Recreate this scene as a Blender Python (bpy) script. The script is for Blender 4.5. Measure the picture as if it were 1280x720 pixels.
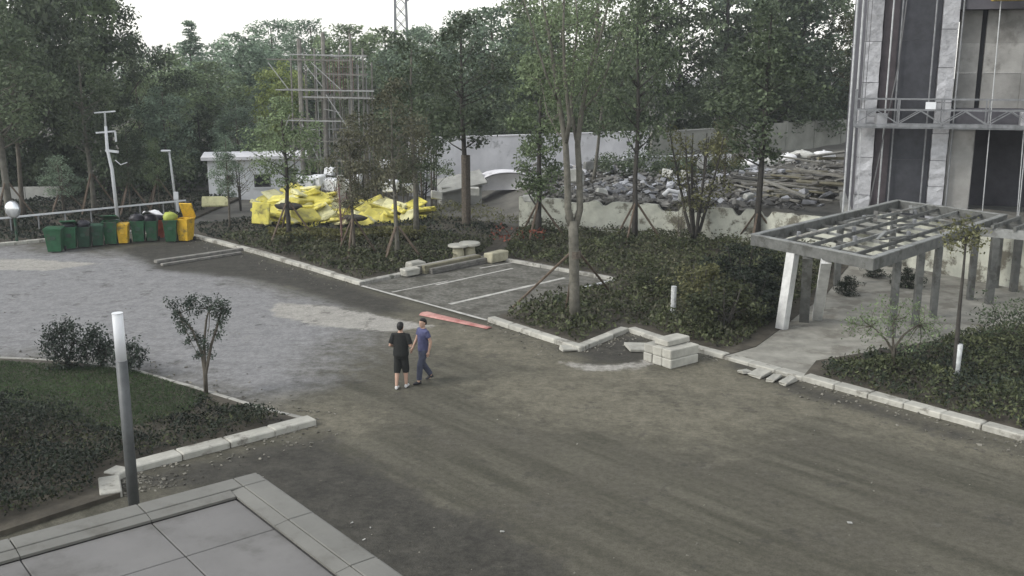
import bpy, math, random
import numpy as np
from mathutils import Vector, Matrix, Euler
from mathutils.geometry import tessellate_polygon

# ------------------------------------------------------------------ camera, sky, sun, exposure
scene = bpy.context.scene
for o in list(bpy.data.objects):
    bpy.data.objects.remove(o)
COL = scene.collection
R = math.radians
F, PITCH, H = 1250.0, R(12.4), 8.0            # focal length in pixels of a 1280 wide frame, tilt, mounting height

cam_data = bpy.data.cameras.new('camera')
cam_data.sensor_width = 36.0
cam_data.lens = 36.0 * F / 1280.0
cam_data.clip_start = 0.1
cam_data.clip_end = 2000
cam = bpy.data.objects.new('camera', cam_data)
cam.location = (0, 0, H)
cam.rotation_euler = (R(90) - PITCH, 0, 0)
COL.objects.link(cam)
scene.camera = cam

SUN_EL, SUN_AZ = R(38), R(248)                # azimuth clockwise from +Y
world = bpy.data.worlds.new('World')
scene.world = world
world.use_nodes = True
wn = world.node_tree
wn.nodes.clear()
sky = wn.nodes.new('ShaderNodeTexSky')
sky.sky_type = 'NISHITA'
sky.sun_disc = False
sky.sun_elevation = SUN_EL
sky.sun_rotation = SUN_AZ
sky.air_density = 1.4
sky.dust_density = 0.8
hs = wn.nodes.new('ShaderNodeHueSaturation')
hs.inputs['Saturation'].default_value = 0.22
bg = wn.nodes.new('ShaderNodeBackground')
bg.inputs['Strength'].default_value = 0.15
wo = wn.nodes.new('ShaderNodeOutputWorld')
wn.links.new(sky.outputs[0], hs.inputs['Color'])
wn.links.new(hs.outputs[0], bg.inputs[0])
wn.links.new(bg.outputs[0], wo.inputs[0])

sun_data = bpy.data.lights.new('sun', 'SUN')
sun_data.energy = 1.0
sun_data.angle = R(18)
sun_data.color = (1.0, 0.96, 0.9)
sun = bpy.data.objects.new('sun', sun_data)
sd = Vector((math.sin(SUN_AZ) * math.cos(SUN_EL), math.cos(SUN_AZ) * math.cos(SUN_EL), math.sin(SUN_EL)))
sun.rotation_euler = sd.to_track_quat('Z', 'Y').to_euler()
sun.location = (-20, -20, 40)
COL.objects.link(sun)

vs = scene.view_settings
vs.view_transform = 'Standard'
vs.look = 'None'
vs.exposure = 0.9
vs.gamma = 1.0
vs.use_curve_mapping = False
scene.render.engine = 'CYCLES'
cy = scene.cycles
cy.max_bounces = 4
cy.diffuse_bounces = 2
cy.glossy_bounces = 2
cy.transmission_bounces = 2
cy.transparent_max_bounces = 4
cy.volume_bounces = 0
cy.use_denoising = True
cy.caustics_reflective = False
cy.caustics_refractive = False

HAZE = 0.0006
rnd = random.Random(11)
npr = np.random.default_rng(5)

# ------------------------------------------------------------------ surveying helpers
CP, SP = math.cos(PITCH), math.sin(PITCH)
def G(px, py, z=0.0):
    """spot at height z that was surveyed at this place of the photograph"""
    x, y = (px - 640) / F, (360 - py) / F
    d = (x, CP + y * SP, -SP + y * CP)
    t = (z - H) / d[2]
    return Vector((d[0] * t, d[1] * t, z))
def at(px, py, D):
    """the same for a known distance D"""
    x, y = (px - 640) / F, (360 - py) / F
    d = (x, CP + y * SP, -SP + y * CP)
    t = D / d[1]
    return Vector((d[0] * t, D, H + d[2] * t))
def inside(poly, x, y):
    c = False
    n = len(poly)
    j = n - 1
    for i in range(n):
        xi, yi, xj, yj = poly[i][0], poly[i][1], poly[j][0], poly[j][1]
        if (yi > y) != (yj > y) and x < (xj - xi) * (y - yi) / (yj - yi) + xi:
            c = not c
        j = i
    return c
def np_inside(poly, X, Y):
    c = np.zeros(X.shape, bool)
    n = len(poly)
    j = n - 1
    for i in range(n):
        xi, yi, xj, yj = poly[i][0], poly[i][1], poly[j][0], poly[j][1]
        if yi != yj:
            c ^= ((yi > Y) != (yj > Y)) & (X < (xj - xi) * (Y - yi) / (yj - yi) + xi)
        j = i
    return c
def np_dist(poly, X, Y, closed=True):
    best = np.full(X.shape, 1e9)
    n = len(poly)
    for i in range(n if closed else n - 1):
        ax, ay = poly[i][0], poly[i][1]
        bx, by = poly[(i + 1) % n][0], poly[(i + 1) % n][1]
        dx, dy = bx - ax, by - ay
        L = dx * dx + dy * dy + 1e-9
        t = np.clip(((X - ax) * dx + (Y - ay) * dy) / L, 0, 1)
        best = np.minimum(best, np.hypot(X - ax - t * dx, Y - ay - t * dy))
    return best
def sstep(a, b, x):
    t = np.clip((x - a) / (b - a), 0, 1)
    return t * t * (3 - 2 * t)
def vnoise(X, Y, s, seed=0):
    """cheap value noise on arrays"""
    X = np.asarray(X, float) / s + seed * 17.3
    Y = np.asarray(Y, float) / s + seed * 9.1
    xi, yi = np.floor(X), np.floor(Y)
    fx, fy = X - xi, Y - yi
    fx, fy = fx * fx * (3 - 2 * fx), fy * fy * (3 - 2 * fy)
    def h(a, b):
        v = np.sin(a * 127.1 + b * 311.7 + seed * 74.7) * 43758.5453
        return v - np.floor(v)
    return (h(xi, yi) * (1 - fx) + h(xi + 1, yi) * fx) * (1 - fy) + (h(xi, yi + 1) * (1 - fx) + h(xi + 1, yi + 1) * fx) * fy

# ------------------------------------------------------------------ materials
MATS = {}
def nodes_of(m):
    m.use_nodes = True
    nt = m.node_tree
    return nt, nt.nodes['Principled BSDF']
def mat(name, col, rough=0.8, var=0.25, scale=3.0, bump=0.0, bscale=20.0, metal=0.0, col2=None, detail=5.0, objrand=0.0, island=0.0, spec=0.3):
    if name in MATS:
        return MATS[name]
    m = bpy.data.materials.new(name)
    nt, p = nodes_of(m)
    N, L = nt.nodes, nt.links
    p.inputs['Roughness'].default_value = rough
    p.inputs['Metallic'].default_value = metal
    p.inputs['Specular IOR Level'].default_value = spec
    tc = N.new('ShaderNodeTexCoord')
    nz = N.new('ShaderNodeTexNoise')
    nz.inputs['Scale'].default_value = scale
    nz.inputs['Detail'].default_value = detail
    nz.inputs['Roughness'].default_value = 0.62
    L.new(tc.outputs['Object'], nz.inputs['Vector'])
    rp = N.new('ShaderNodeValToRGB')
    rp.color_ramp.elements[0].position = 0.3
    rp.color_ramp.elements[1].position = 0.7
    a = [c * (1 - var) for c in col]
    b = [min(1, c * (1 + var)) for c in (col2 or col)]
    rp.color_ramp.elements[0].color = (*a, 1)
    rp.color_ramp.elements[1].color = (*b, 1)
    L.new(nz.outputs['Fac'], rp.inputs['Fac'])
    src = rp.outputs['Color']
    for amt, node, sock in ((objrand, 'ShaderNodeObjectInfo', 'Random'), (island, 'ShaderNodeNewGeometry', 'Random Per Island')):
        if amt:
            oi = N.new(node)
            mr = N.new('ShaderNodeMapRange')
            mr.inputs['To Min'].default_value = 1 - amt
            mr.inputs['To Max'].default_value = 1 + amt
            L.new(oi.outputs[sock], mr.inputs['Value'])
            mx = N.new('ShaderNodeVectorMath')
            mx.operation = 'SCALE'
            L.new(src, mx.inputs[0])
            L.new(mr.outputs[0], mx.inputs['Scale'])
            src = mx.outputs[0]
    L.new(src, p.inputs['Base Color'])
    if bump:
        n2 = N.new('ShaderNodeTexNoise')
        n2.inputs['Scale'].default_value = bscale
        n2.inputs['Detail'].default_value = 4
        L.new(tc.outputs['Object'], n2.inputs['Vector'])
        bm = N.new('ShaderNodeBump')
        bm.inputs['Strength'].default_value = bump
        bm.inputs['Distance'].default_value = 0.03
        L.new(n2.outputs['Fac'], bm.inputs['Height'])
        L.new(bm.outputs[0], p.inputs['Normal'])
    MATS[name] = m
    return m
def leaf_mat(name, c1, c2, trans=0.25, objrand=0.25, island=0.45, scale=0.6):
    m = mat(name, c1, 0.6, 0.1, scale, col2=c2, objrand=objrand, island=island, detail=3, spec=0.25)
    nt = m.node_tree
    N, L = nt.nodes, nt.links
    p = N['Principled BSDF']
    tr = N.new('ShaderNodeBsdfTranslucent')
    mx = N.new('ShaderNodeMixShader')
    mx.inputs[0].default_value = trans
    L.new(p.inputs['Base Color'].links[0].from_socket, tr.inputs['Color'])
    L.new(p.outputs[0], mx.inputs[1])
    L.new(tr.outputs[0], mx.inputs[2])
    L.new(mx.outputs[0], N['Material Output'].inputs['Surface'])
    return m

LEAF = leaf_mat('leaf_green', (0.080, 0.110, 0.056), (0.23, 0.29, 0.155), trans=0.35)
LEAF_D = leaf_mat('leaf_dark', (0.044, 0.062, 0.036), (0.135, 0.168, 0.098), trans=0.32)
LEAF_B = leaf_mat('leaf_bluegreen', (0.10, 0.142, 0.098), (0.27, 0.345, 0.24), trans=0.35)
LEAF_DD = leaf_mat('leaf_deep', (0.024, 0.034, 0.026), (0.070, 0.088, 0.066), trans=0.2)
LEAF_O = leaf_mat('leaf_olive', (0.090, 0.092, 0.040), (0.150, 0.150, 0.070))
LEAF_Y = leaf_mat('leaf_light', (0.12, 0.15, 0.05), (0.26, 0.30, 0.11), trans=0.3)
LEAF_R = leaf_mat('leaf_russet', (0.070, 0.072, 0.045), (0.125, 0.122, 0.076))
LEAF_RED = leaf_mat('leaf_red', (0.17, 0.06, 0.04), (0.26, 0.09, 0.06))
BED_LEAF = leaf_mat('bed_leaf', (0.032, 0.042, 0.020), (0.092, 0.102, 0.050), island=0.6, scale=0.9)
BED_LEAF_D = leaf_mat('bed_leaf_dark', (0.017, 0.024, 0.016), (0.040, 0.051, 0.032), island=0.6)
HEDGE = leaf_mat('hedge_leaf', (0.105, 0.105, 0.040), (0.17, 0.165, 0.07), island=0.5)
GRASS = leaf_mat('grass_blade', (0.024, 0.046, 0.016), (0.050, 0.082, 0.030), island=0.5)
BARK = mat('bark', (0.10, 0.088, 0.070), 0.9, 0.35, 6, 0.5, 25)
BARK_D = mat('bark_dark', (0.050, 0.046, 0.040), 0.9, 0.35, 6, 0.5, 25)
BARK_G = mat('bark_grey', (0.118, 0.112, 0.092), 0.9, 0.35, 5, 0.6, 18)
WRAP = mat('straw_wrap', (0.10, 0.085, 0.068), 0.95, 0.4, 14, 0.6, 40)
WRAP_W = mat('white_wrap', (0.46, 0.47, 0.46), 0.8, 0.35, 6, 0.4, 20)
STAKE = mat('stake_wood', (0.115, 0.088, 0.066), 0.85, 0.3, 8)
KERB = mat('kerb_stone', (0.32, 0.312, 0.28), 0.85, 0.28, 2.2, 0.35, 30, objrand=0.16)
KERB_W = mat('kerb_stone_pale', (0.38, 0.37, 0.325), 0.85, 0.22, 2.5, 0.35, 30, objrand=0.12)
CONC = mat('concrete', (0.30, 0.30, 0.275), 0.9, 0.25, 1.3, 0.3, 12, objrand=0.12)
CONC_D = mat('concrete_dark', (0.15, 0.15, 0.145), 0.9, 0.35, 1.1, 0.3, 12)
SOIL = mat('soil', (0.068, 0.060, 0.046), 0.95, 0.4, 2.0, 0.8, 9)
YARD_M = mat('yard_earth', (0.115, 0.110, 0.095), 0.95, 0.45, 0.7, 0.9, 5, detail=8)
PAVE = mat('paving_concrete', (0.24, 0.232, 0.20), 0.9, 0.32, 1.6, 0.5, 22, detail=10)
CANOPY = mat('canopy_metal', (0.158, 0.153, 0.146), 0.8, 0.12, 1.2, 0.08, 18, metal=0.0, detail=8)
CANOPY_E = mat('canopy_edge', (0.172, 0.169, 0.152), 0.8, 0.12, 1.6, 0.08, 18, metal=0.15, detail=8)
GAP = mat('joint_dark', (0.085, 0.083, 0.08), 0.9, 0.2)
POST_G = mat('post_grey', (0.10, 0.105, 0.105), 0.5, 0.18, 5, metal=0.2)
LAMP_W = mat('lamp_tube', (0.80, 0.81, 0.82), 0.35, 0.04, 4)
_nt = LAMP_W.node_tree
_tr = _nt.nodes.new('ShaderNodeBsdfTranslucent')
_tr.inputs['Color'].default_value = (.85, .86, .87, 1)
_mx = _nt.nodes.new('ShaderNodeMixShader')
_mx.inputs[0].default_value = .45
_nt.links.new(_nt.nodes['Principled BSDF'].outputs[0], _mx.inputs[1])
_nt.links.new(_tr.outputs[0], _mx.inputs[2])
_nt.links.new(_mx.outputs[0], _nt.nodes['Material Output'].inputs['Surface'])
BIN_G = mat('bin_green', (0.026, 0.095, 0.045), 0.5, 0.25, 4, objrand=0.22)
BIN_GD = mat('bin_green_dark', (0.022, 0.062, 0.036), 0.5, 0.25, 4, objrand=0.15)
BIN_Y = mat('bin_yellow', (0.60, 0.37, 0.03), 0.5, 0.22, 4)
BIN_R = mat('bin_red', (0.33, 0.07, 0.035), 0.55, 0.25, 4)
RUBBER = mat('rubber', (0.018, 0.018, 0.018), 0.8, 0.2)
BAG_K = mat('bag_black', (0.022, 0.021, 0.026), 0.35, 0.3, 5, 0.6, 12)
BAG_W = mat('sheet_white', (0.70, 0.70, 0.70), 0.6, 0.12, 4, 0.3, 8)
BAG_G = mat('bag_limegreen', (0.35, 0.40, 0.08), 0.5, 0.25, 4, 0.5, 12)
MIRROR = mat('mirror_metal', (0.62, 0.64, 0.65), 0.22, 0.12, 3, metal=0.7)
GALV = mat('galvanised', (0.44, 0.45, 0.45), 0.45, 0.22, 5, metal=0.35)
STEEL_D = mat('steel_dull', (0.20, 0.205, 0.21), 0.55, 0.3, 4, metal=0.3)
ROPE = mat('rope', (0.12, 0.12, 0.12), 0.7, 0.2)
WHITE = mat('white_paint', (0.66, 0.67, 0.68), 0.7, 0.12, 1.5, 0.15, 10)
LAVENDER = mat('whitewash_wall', (0.68, 0.67, 0.68), 0.85, 0.22, 0.5, 0.2, 8, detail=8)
WALL_G = mat('weathered_wall', (0.235, 0.235, 0.205), 0.9, 0.3, 0.7, 0.3, 7, detail=8)
WALL_R = mat('plaster_wall', (0.50, 0.505, 0.43), 0.9, 0.32, 1.0, 0.4, 6, detail=9)
YEL = mat('yellow_cover', (0.62, 0.55, 0.12), 0.55, 0.30, 1.6, 0.35, 7, objrand=0.28)
YEL_P = mat('yellow_pale', (0.64, 0.61, 0.34), 0.55, 0.22, 1.6, 0.35, 7, objrand=0.2)
TIMBER = mat('timber_grey', (0.165, 0.158, 0.142), 0.85, 0.35, 5, 0.3, 25, objrand=0.35)
TIMBER_L = mat('timber_pale', (0.25, 0.242, 0.212), 0.8, 0.25, 5, 0.3, 25, objrand=0.2)
TIMBER_Y = mat('timber_yellow', (0.205, 0.19, 0.132), 0.8, 0.25, 5, 0.3, 25, objrand=0.2)
PERG = mat('pergola_grey', (0.118, 0.12, 0.112), 0.65, 0.3, 3.5, 0.2, 20)
PROP = mat('prop_board', (0.52, 0.52, 0.50), 0.7, 0.2, 4, 0.2, 20)
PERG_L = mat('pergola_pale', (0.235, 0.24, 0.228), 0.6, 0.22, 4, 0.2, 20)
SCAF = mat('scaffold_pole', (0.20, 0.19, 0.17), 0.7, 0.3, 3)
SCAF_W = mat('scaffold_white', (0.36, 0.36, 0.35), 0.7, 0.2, 3)
BRICK_R = mat('red_board', (0.22, 0.13, 0.12), 0.85, 0.3, 4, objrand=0.3)
DARK = mat('dark_opening', (0.018, 0.018, 0.02), 0.8, 0.2)
DPANEL = mat('dark_cladding', (0.042, 0.043, 0.049), 0.6, 0.25, 3.0, 0.25, 60)
DPANEL_B = mat('brown_cladding', (0.062, 0.052, 0.056), 0.6, 0.25, 3.0, 0.25, 60)
FOIL = mat('foil_wrap', (0.37, 0.37, 0.38), 0.5, 0.18, 3.2, 0.9, 7, metal=0.25, objrand=0.15)
BCONC = mat('building_concrete', (0.255, 0.25, 0.235), 0.85, 0.3, 0.8, 0.25, 9, objrand=0.16, detail=8)
BCONC_D = mat('building_slab', (0.085, 0.082, 0.092), 0.8, 0.3, 0.9, 0.2, 9)
STONE_P = mat('stone_pale', (0.37, 0.36, 0.315), 0.85, 0.22, 3, 0.5, 14, objrand=0.14)
STONE_Y = mat('stone_buff', (0.40, 0.375, 0.27), 0.85, 0.25, 3, 0.5, 14)
RED_STREAK = mat('red_light_streak', (0.38, 0.12, 0.105), 0.6, 0.3, 2.2, 0.4, 12, col2=(0.42, 0.25, 0.215))  # red light streak put into the colour of an added strip
LINE = mat('worn_line_paint', (0.42, 0.41, 0.375), 0.85, 0.3, 3.0, 0.2, 40, detail=9)
RUBBLE = mat('rubble_stone', (0.165, 0.160, 0.148), 0.95, 0.35, 3, 0.5, 10, island=0.55)
RUBBLE_G = mat('grit_stone', (0.15, 0.142, 0.118), 0.95, 0.3, 3, island=0.6)
RUBBLE_B = mat('rubble_sheet', (0.30, 0.305, 0.32), 0.85, 0.3, 3, 0.4, 10, island=0.45)
RUBBLE_P = mat('rubble_pale', (0.40, 0.40, 0.37), 0.9, 0.3, 3, 0.5, 10, objrand=0.3)
SKIN = mat('skin', (0.42, 0.27, 0.20), 0.55, 0.06, 6)
HAIR = mat('hair', (0.012, 0.011, 0.010), 0.5, 0.2, 30)
CLOTH_K = mat('black_cloth', (0.016, 0.017, 0.016), 0.9, 0.25, 8, 0.4, 16)
CLOTH_B = mat('blue_cloth', (0.072, 0.076, 0.150), 0.9, 0.25, 8, 0.4, 16)
CLOTH_G = mat('slate_cloth', (0.060, 0.066, 0.095), 0.9, 0.25, 8, 0.4, 16)
SHOE_W = mat('shoe_white', (0.62, 0.62, 0.60), 0.6, 0.1)
SHOE_K = mat('shoe_black', (0.025, 0.025, 0.028), 0.6, 0.1)

def stained(m, col, lo, hi, scale):
    nt = m.node_tree
    N, L = nt.nodes, nt.links
    p = N['Principled BSDF']
    src = p.inputs['Base Color'].links[0].from_socket
    tc = N.new('ShaderNodeTexCoord')
    geo = N.new('ShaderNodeNewGeometry')
    nz = N.new('ShaderNodeTexNoise')
    nz.inputs['Scale'].default_value = scale
    nz.inputs['Detail'].default_value = 7
    nz.inputs['Roughness'].default_value = 0.68
    L.new(geo.outputs['Position'], nz.inputs['Vector'])
    mr = N.new('ShaderNodeMapRange')
    mr.interpolation_type = 'SMOOTHSTEP'
    mr.inputs['From Min'].default_value = lo
    mr.inputs['From Max'].default_value = hi
    L.new(nz.outputs['Fac'], mr.inputs['Value'])
    mx = N.new('ShaderNodeMix')
    mx.data_type = 'RGBA'
    L.new(mr.outputs[0], mx.inputs[0])
    L.new(src, mx.inputs[6])
    mx.inputs[7].default_value = (*col, 1)
    L.new(mx.outputs[2], p.inputs['Base Color'])
stained(BIN_G, (0.06, 0.062, 0.05), 0.52, 0.66, 3.0)
stained(BIN_GD, (0.06, 0.062, 0.05), 0.52, 0.66, 3.0)
stained(BIN_Y, (0.22, 0.16, 0.05), 0.54, 0.66, 3.0)
stained(YEL, (0.28, 0.25, 0.09), 0.5, 0.66, 1.7)
stained(YEL_P, (0.30, 0.28, 0.14), 0.5, 0.66, 1.7)
stained(WALL_R, (0.15, 0.14, 0.11), 0.5, 0.62, 1.3)
stained(LAVENDER, (0.30, 0.30, 0.30), 0.58, 0.72, 0.7)
stained(FOIL, (0.22, 0.22, 0.225), 0.54, 0.70, 1.7)
stained(CANOPY, (0.09, 0.087, 0.078), 0.48, 0.74, 1.1)
stained(CANOPY_E, (0.125, 0.12, 0.105), 0.5, 0.72, 1.7)
stained(BCONC, (0.13, 0.125, 0.115), 0.5, 0.66, 0.55)
stained(PERG, (0.07, 0.07, 0.062), 0.5, 0.62, 1.8)
stained(PERG_L, (0.14, 0.14, 0.13), 0.5, 0.62, 1.8)
stained(KERB_W, (0.17, 0.16, 0.135), 0.52, 0.64, 1.6)
stained(KERB, (0.14, 0.135, 0.115), 0.52, 0.64, 1.6)
stained(PAVE, (0.16, 0.15, 0.125), 0.5, 0.62, 0.9)

# ------------------------------------------------------------------ mesh helpers
def tag(o, label=None, cat=None, group=None, kind=None):
    if label: o['label'] = label
    if cat: o['category'] = cat
    if group: o['group'] = group
    if kind: o['kind'] = kind
    return o
def thing(name, label, cat, loc=(0, 0, 0), rz=0.0, group=None):
    o = bpy.data.objects.new(name, None)
    o.empty_display_size = 0.3
    o.location = loc
    o.rotation_euler = (0, 0, rz)
    COL.objects.link(o)
    return tag(o, label, cat, group)
def link(name, me, m=None, parent=None, loc=None, rot=None):
    o = bpy.data.objects.new(name, me)
    if m is not None and not me.materials:
        me.materials.append(m)
    COL.objects.link(o)
    if parent is not None:
        o.parent = parent
    if loc is not None: o.location = loc
    if rot is not None: o.rotation_euler = rot
    return o
def copy_tree(o, parent=None):
    c = o.copy()
    COL.objects.link(c)
    c.parent = parent
    for ch in o.children:
        copy_tree(ch, c)
    return c
class MB:
    def __init__(s):
        s.v, s.f = [], []
    def add(s, V, Fs):
        n = len(s.v)
        s.v += [tuple(q) for q in V]
        s.f += [tuple(n + i for i in q) for q in Fs]
        return s
    def box(s, c, size, rot=None, off=None):
        hx, hy, hz = size[0] / 2, size[1] / 2, size[2] / 2
        M = Euler(rot).to_matrix() if rot is not None else Matrix.Identity(3)
        c = Vector(c)
        V = [c + M @ Vector((x * hx, y * hy, z * hz)) for z in (-1, 1) for y in (-1, 1) for x in (-1, 1)]
        return s.add(V, [(0, 2, 3, 1), (4, 5, 7, 6), (0, 1, 5, 4), (2, 6, 7, 3), (0, 4, 6, 2), (1, 3, 7, 5)])
    def cbox(s, c, size, ch=0.02, rot=None, jit=0.0, r=rnd):
        """box with chamfered edges; jit roughens the corners"""
        h = [size[0] / 2, size[1] / 2, size[2] / 2]
        ch = min(ch, min(h) * 0.8)
        M = Euler(rot).to_matrix() if rot is not None else Matrix.Identity(3)
        c = Vector(c)
        idx, V = {}, []
        for sx in (-1, 1):
            for sy in (-1, 1):
                for sz in (-1, 1):
                    j = [r.uniform(-jit, jit) for _ in range(3)]
                    for a in range(3):
                        q = [sx * (h[0] - ch), sy * (h[1] - ch), sz * (h[2] - ch)]
                        q[a] += (sx, sy, sz)[a] * ch
                        q = [q[k] + j[k] for k in range(3)]
                        idx[(sx, sy, sz, a)] = len(V)
                        V.append(c + M @ Vector(q))
        Fs = []
        for a in range(3):
            b, d = (a + 1) % 3, (a + 2) % 3
            for sg in (-1, 1):
                ring = []
                for sb, sd_ in ((-1, -1), (1, -1), (1, 1), (-1, 1)):
                    k = [0, 0, 0]
                    k[a], k[b], k[d] = sg, sb, sd_
                    ring.append(idx[(*k, a)])
                Fs.append(ring if sg > 0 else ring[::-1])
        for a in range(3):                         # edges run along axis a
            b, d = (a + 1) % 3, (a + 2) % 3
            for sb in (-1, 1):
                for sd_ in (-1, 1):
                    q = []
                    for sa, ax in ((-1, b), (1, b), (1, d), (-1, d)):
                        k = [0, 0, 0]
                        k[a], k[b], k[d] = sa, sb, sd_
                        q.append(idx[(*k, ax)])
                    Fs.append(q if sb * sd_ < 0 else q[::-1])
        for sx in (-1, 1):
            for sy in (-1, 1):
                for sz in (-1, 1):
                    q = [idx[(sx, sy, sz, a)] for a in range(3)]
                    Fs.append(q if sx * sy * sz > 0 else q[::-1])
        return s.add(V, Fs)
    def bar(s, p0, p1, w, h, up=(0, 0, 1)):
        """rectangular bar from p0 to p1"""
        p0, p1 = Vector(p0), Vector(p1)
        d = (p1 - p0).normalized()
        sd_ = d.cross(Vector(up))
        if sd_.length < 1e-4:
            sd_ = d.cross(Vector((1, 0, 0)))
        sd_.normalize()
        u = sd_.cross(d)
        V = []
        for p in (p0, p1):
            for a, b in ((-1, -1), (1, -1), (1, 1), (-1, 1)):
                V.append(p + sd_ * (a * w / 2) + u * (b * h / 2))
        return s.add(V, [(0, 1, 2, 3), (7, 6, 5, 4), (0, 4, 5, 1), (1, 5, 6, 2), (2, 6, 7, 3), (3, 7, 4, 0)])
    def tube(s, pts, rad, n=7, cap=True):
        pts = [Vector(p) for p in pts]
        if not isinstance(rad, (list, tuple)):
            rad = [rad] * len(pts)
        V, Fs = [], []
        ref = None
        for i, p in enumerate(pts):
            d = (pts[min(i + 1, len(pts) - 1)] - pts[max(i - 1, 0)]).normalized()
            if ref is None:
                ref = Vector((1, 0, 0)) if abs(d.x) < 0.8 else Vector((0, 1, 0))
            a = d.cross(ref).normalized()
            b = a.cross(d)
            ref = b
            for k in range(n):
                t = 2 * math.pi * k / n
                V.append(p + (a * math.cos(t) + b * math.sin(t)) * rad[i])
        for i in range(len(pts) - 1):
            for k in range(n):
                q = i * n + k
                w = i * n + (k + 1) % n
                Fs.append((q, w, w + n, q + n))
        if cap:
            Fs.append(tuple(range(n))[::-1])
            Fs.append(tuple(range((len(pts) - 1) * n, len(pts) * n)))
        return s.add(V, Fs)
    def loft(s, rings, n=14):
        """rings: (centre, rx, ry) with horizontal-ish ellipses, or (centre, rx, ry, normal)"""
        V, Fs = [], []
        for q in rings:
            c, rx, ry = Vector(q[0]), q[1], q[2]
            nrm = Vector(q[3]).normalized() if len(q) > 3 else Vector((0, 0, 1))
            ax = Vector((1, 0, 0)) - nrm * nrm.x
            if ax.length < 0.2:
                ax = Vector((0, 1, 0)) - nrm * nrm.y
            ax.normalize()
            ay = nrm.cross(ax)
            for k in range(n):
                t = 2 * math.pi * k / n
                V.append(c + ax * (rx * math.cos(t)) + ay * (ry * math.sin(t)))
        m = len(rings)
        for i in range(m - 1):
            for k in range(n):
                a, b = i * n + k, i * n + (k + 1) % n
                Fs.append((a, b, b + n, a + n))
        Fs.append(tuple(range(n))[::-1])
        Fs.append(tuple(range((m - 1) * n, m * n)))
        return s.add(V, Fs)
    def ball(s, c, r, n=12, m=8):
        if not isinstance(r, (list, tuple)): r = (r, r, r)
        rings = []
        for i in range(m + 1):
            t = -math.pi / 2 + math.pi * (0.02 + 0.96 * i / m)
            rings.append(((c[0], c[1], c[2] + r[2] * math.sin(t)), r[0] * math.cos(t), r[1] * math.cos(t)))
        return s.loft(rings, n)
    def mesh(s, name, smooth=False):
        me = bpy.data.meshes.new(name)
        me.from_pydata(s.v, [], s.f)
        if smooth:
            me.polygons.foreach_set('use_smooth', [True] * len(me.polygons))
        me.update()
        return me
    def build(s, name, m, parent=None, smooth=False, loc=None, rot=None):
        return link(name, s.mesh(name, smooth), m, parent, loc, rot)
def np_mesh(name, V, Q, m):
    """V (n,3), Q (k,4)"""
    me = bpy.data.meshes.new(name)
    V = np.asarray(V, np.float32)
    Q = np.asarray(Q, np.int32)
    me.vertices.add(len(V))
    me.vertices.foreach_set('co', V.ravel())
    k = Q.shape[1]
    me.loops.add(Q.size)
    me.loops.foreach_set('vertex_index', Q.ravel())
    me.polygons.add(len(Q))
    me.polygons.foreach_set('loop_start', np.arange(0, Q.size, k, dtype=np.int32))
    me.polygons.foreach_set('loop_total', np.full(len(Q), k, np.int32))
    me.update(calc_edges=True)
    me.materials.append(m)
    return me
def leaves(P, size, up=0.35, ratio=0.5, rs=npr):
    """one bent leaf-shaped face at every point of P; returns verts and quads"""
    n = len(P)
    d = rs.normal(size=(n, 3))
    d /= np.linalg.norm(d, axis=1, keepdims=True) + 1e-9
    nr = rs.normal(size=(n, 3))
    nr[:, 2] += up * 3
    s = np.cross(d, nr)
    s /= np.linalg.norm(s, axis=1, keepdims=True) + 1e-9
    L = size * rs.uniform(0.6, 1.3, (n, 1))
    a = P - d * L * 0.5
    b = P + s * L * ratio * 0.5
    c = P + d * L * 0.5
    e = P - s * L * ratio * 0.5
    V = np.stack([a, b, c, e], 1).reshape(-1, 3)
    return V, np.arange(4 * n).reshape(-1, 4)
def poly_prism(name, poly, z0, z1, m, kind=None, parent=None):
    pts = [Vector((p[0], p[1], 0)) for p in poly]
    n = len(pts)
    tri = tessellate_polygon([pts])
    V = [(p.x, p.y, z1) for p in pts] + [(p.x, p.y, z0) for p in pts]
    Fs = []
    for t in tri:
        a, b, c = (pts[i] for i in t)
        up = (b - a).cross(c - a).z > 0
        Fs.append(tuple(t) if up else tuple(t)[::-1])
    area = sum(pts[i].x * pts[(i + 1) % n].y - pts[(i + 1) % n].x * pts[i].y for i in range(n))
    for i in range(n):
        j = (i + 1) % n
        Fs.append((i, n + i, n + j, j) if area > 0 else (j, n + j, n + i, i))
    me = bpy.data.meshes.new(name)
    me.from_pydata(V, [], Fs)
    me.update()
    o = link(name, me, m, parent)
    if kind: o['kind'] = kind
    return o

# ------------------------------------------------------------------ the ground
WALL = [(0.4, 50.7), (11.2, 45.9), (15.4, 41.9), (18.6, 36.3), (27.0, 25.5)]         # retaining wall below the building site
YARD = WALL + [(60, 20), (200, 120), (200, 300), (-4, 300), (-9, 78), (-2.5, 60)]
def ground_z(X, Y):
    X, Y = np.asarray(X, float), np.asarray(Y, float)
    ins = np_inside(YARD, X, Y)
    dw = np_dist(WALL, X, Y, False)
    dall = np_dist(YARD, X, Y)
    edge = np.where(ins, np.where(dw < dall + 0.05, sstep(0.75, 1.6, dw), sstep(0.0, 5.0, dall)), 0)
    far = sstep(46, 40, Y) * 0.6 * sstep(12, 17, X)
    base = 1.45 + far
    bump = (vnoise(X, Y, 2.2, 1) - 0.5) * 0.35 + (vnoise(X, Y, 6, 2) - 0.4) * 0.5
    bump *= sstep(0, 3, dw)
    rise = 0.05 * np.clip(Y - 80, 0, 60)
    rough = (vnoise(X, Y, 5, 3) - 0.5) * 0.3 * sstep(54, 62, Y)
    return -0.012 + edge * (base + bump) + rise + rough * (1 - edge)
def gz(x, y):
    return float(ground_z(np.array([x]), np.array([y]))[0])
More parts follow.
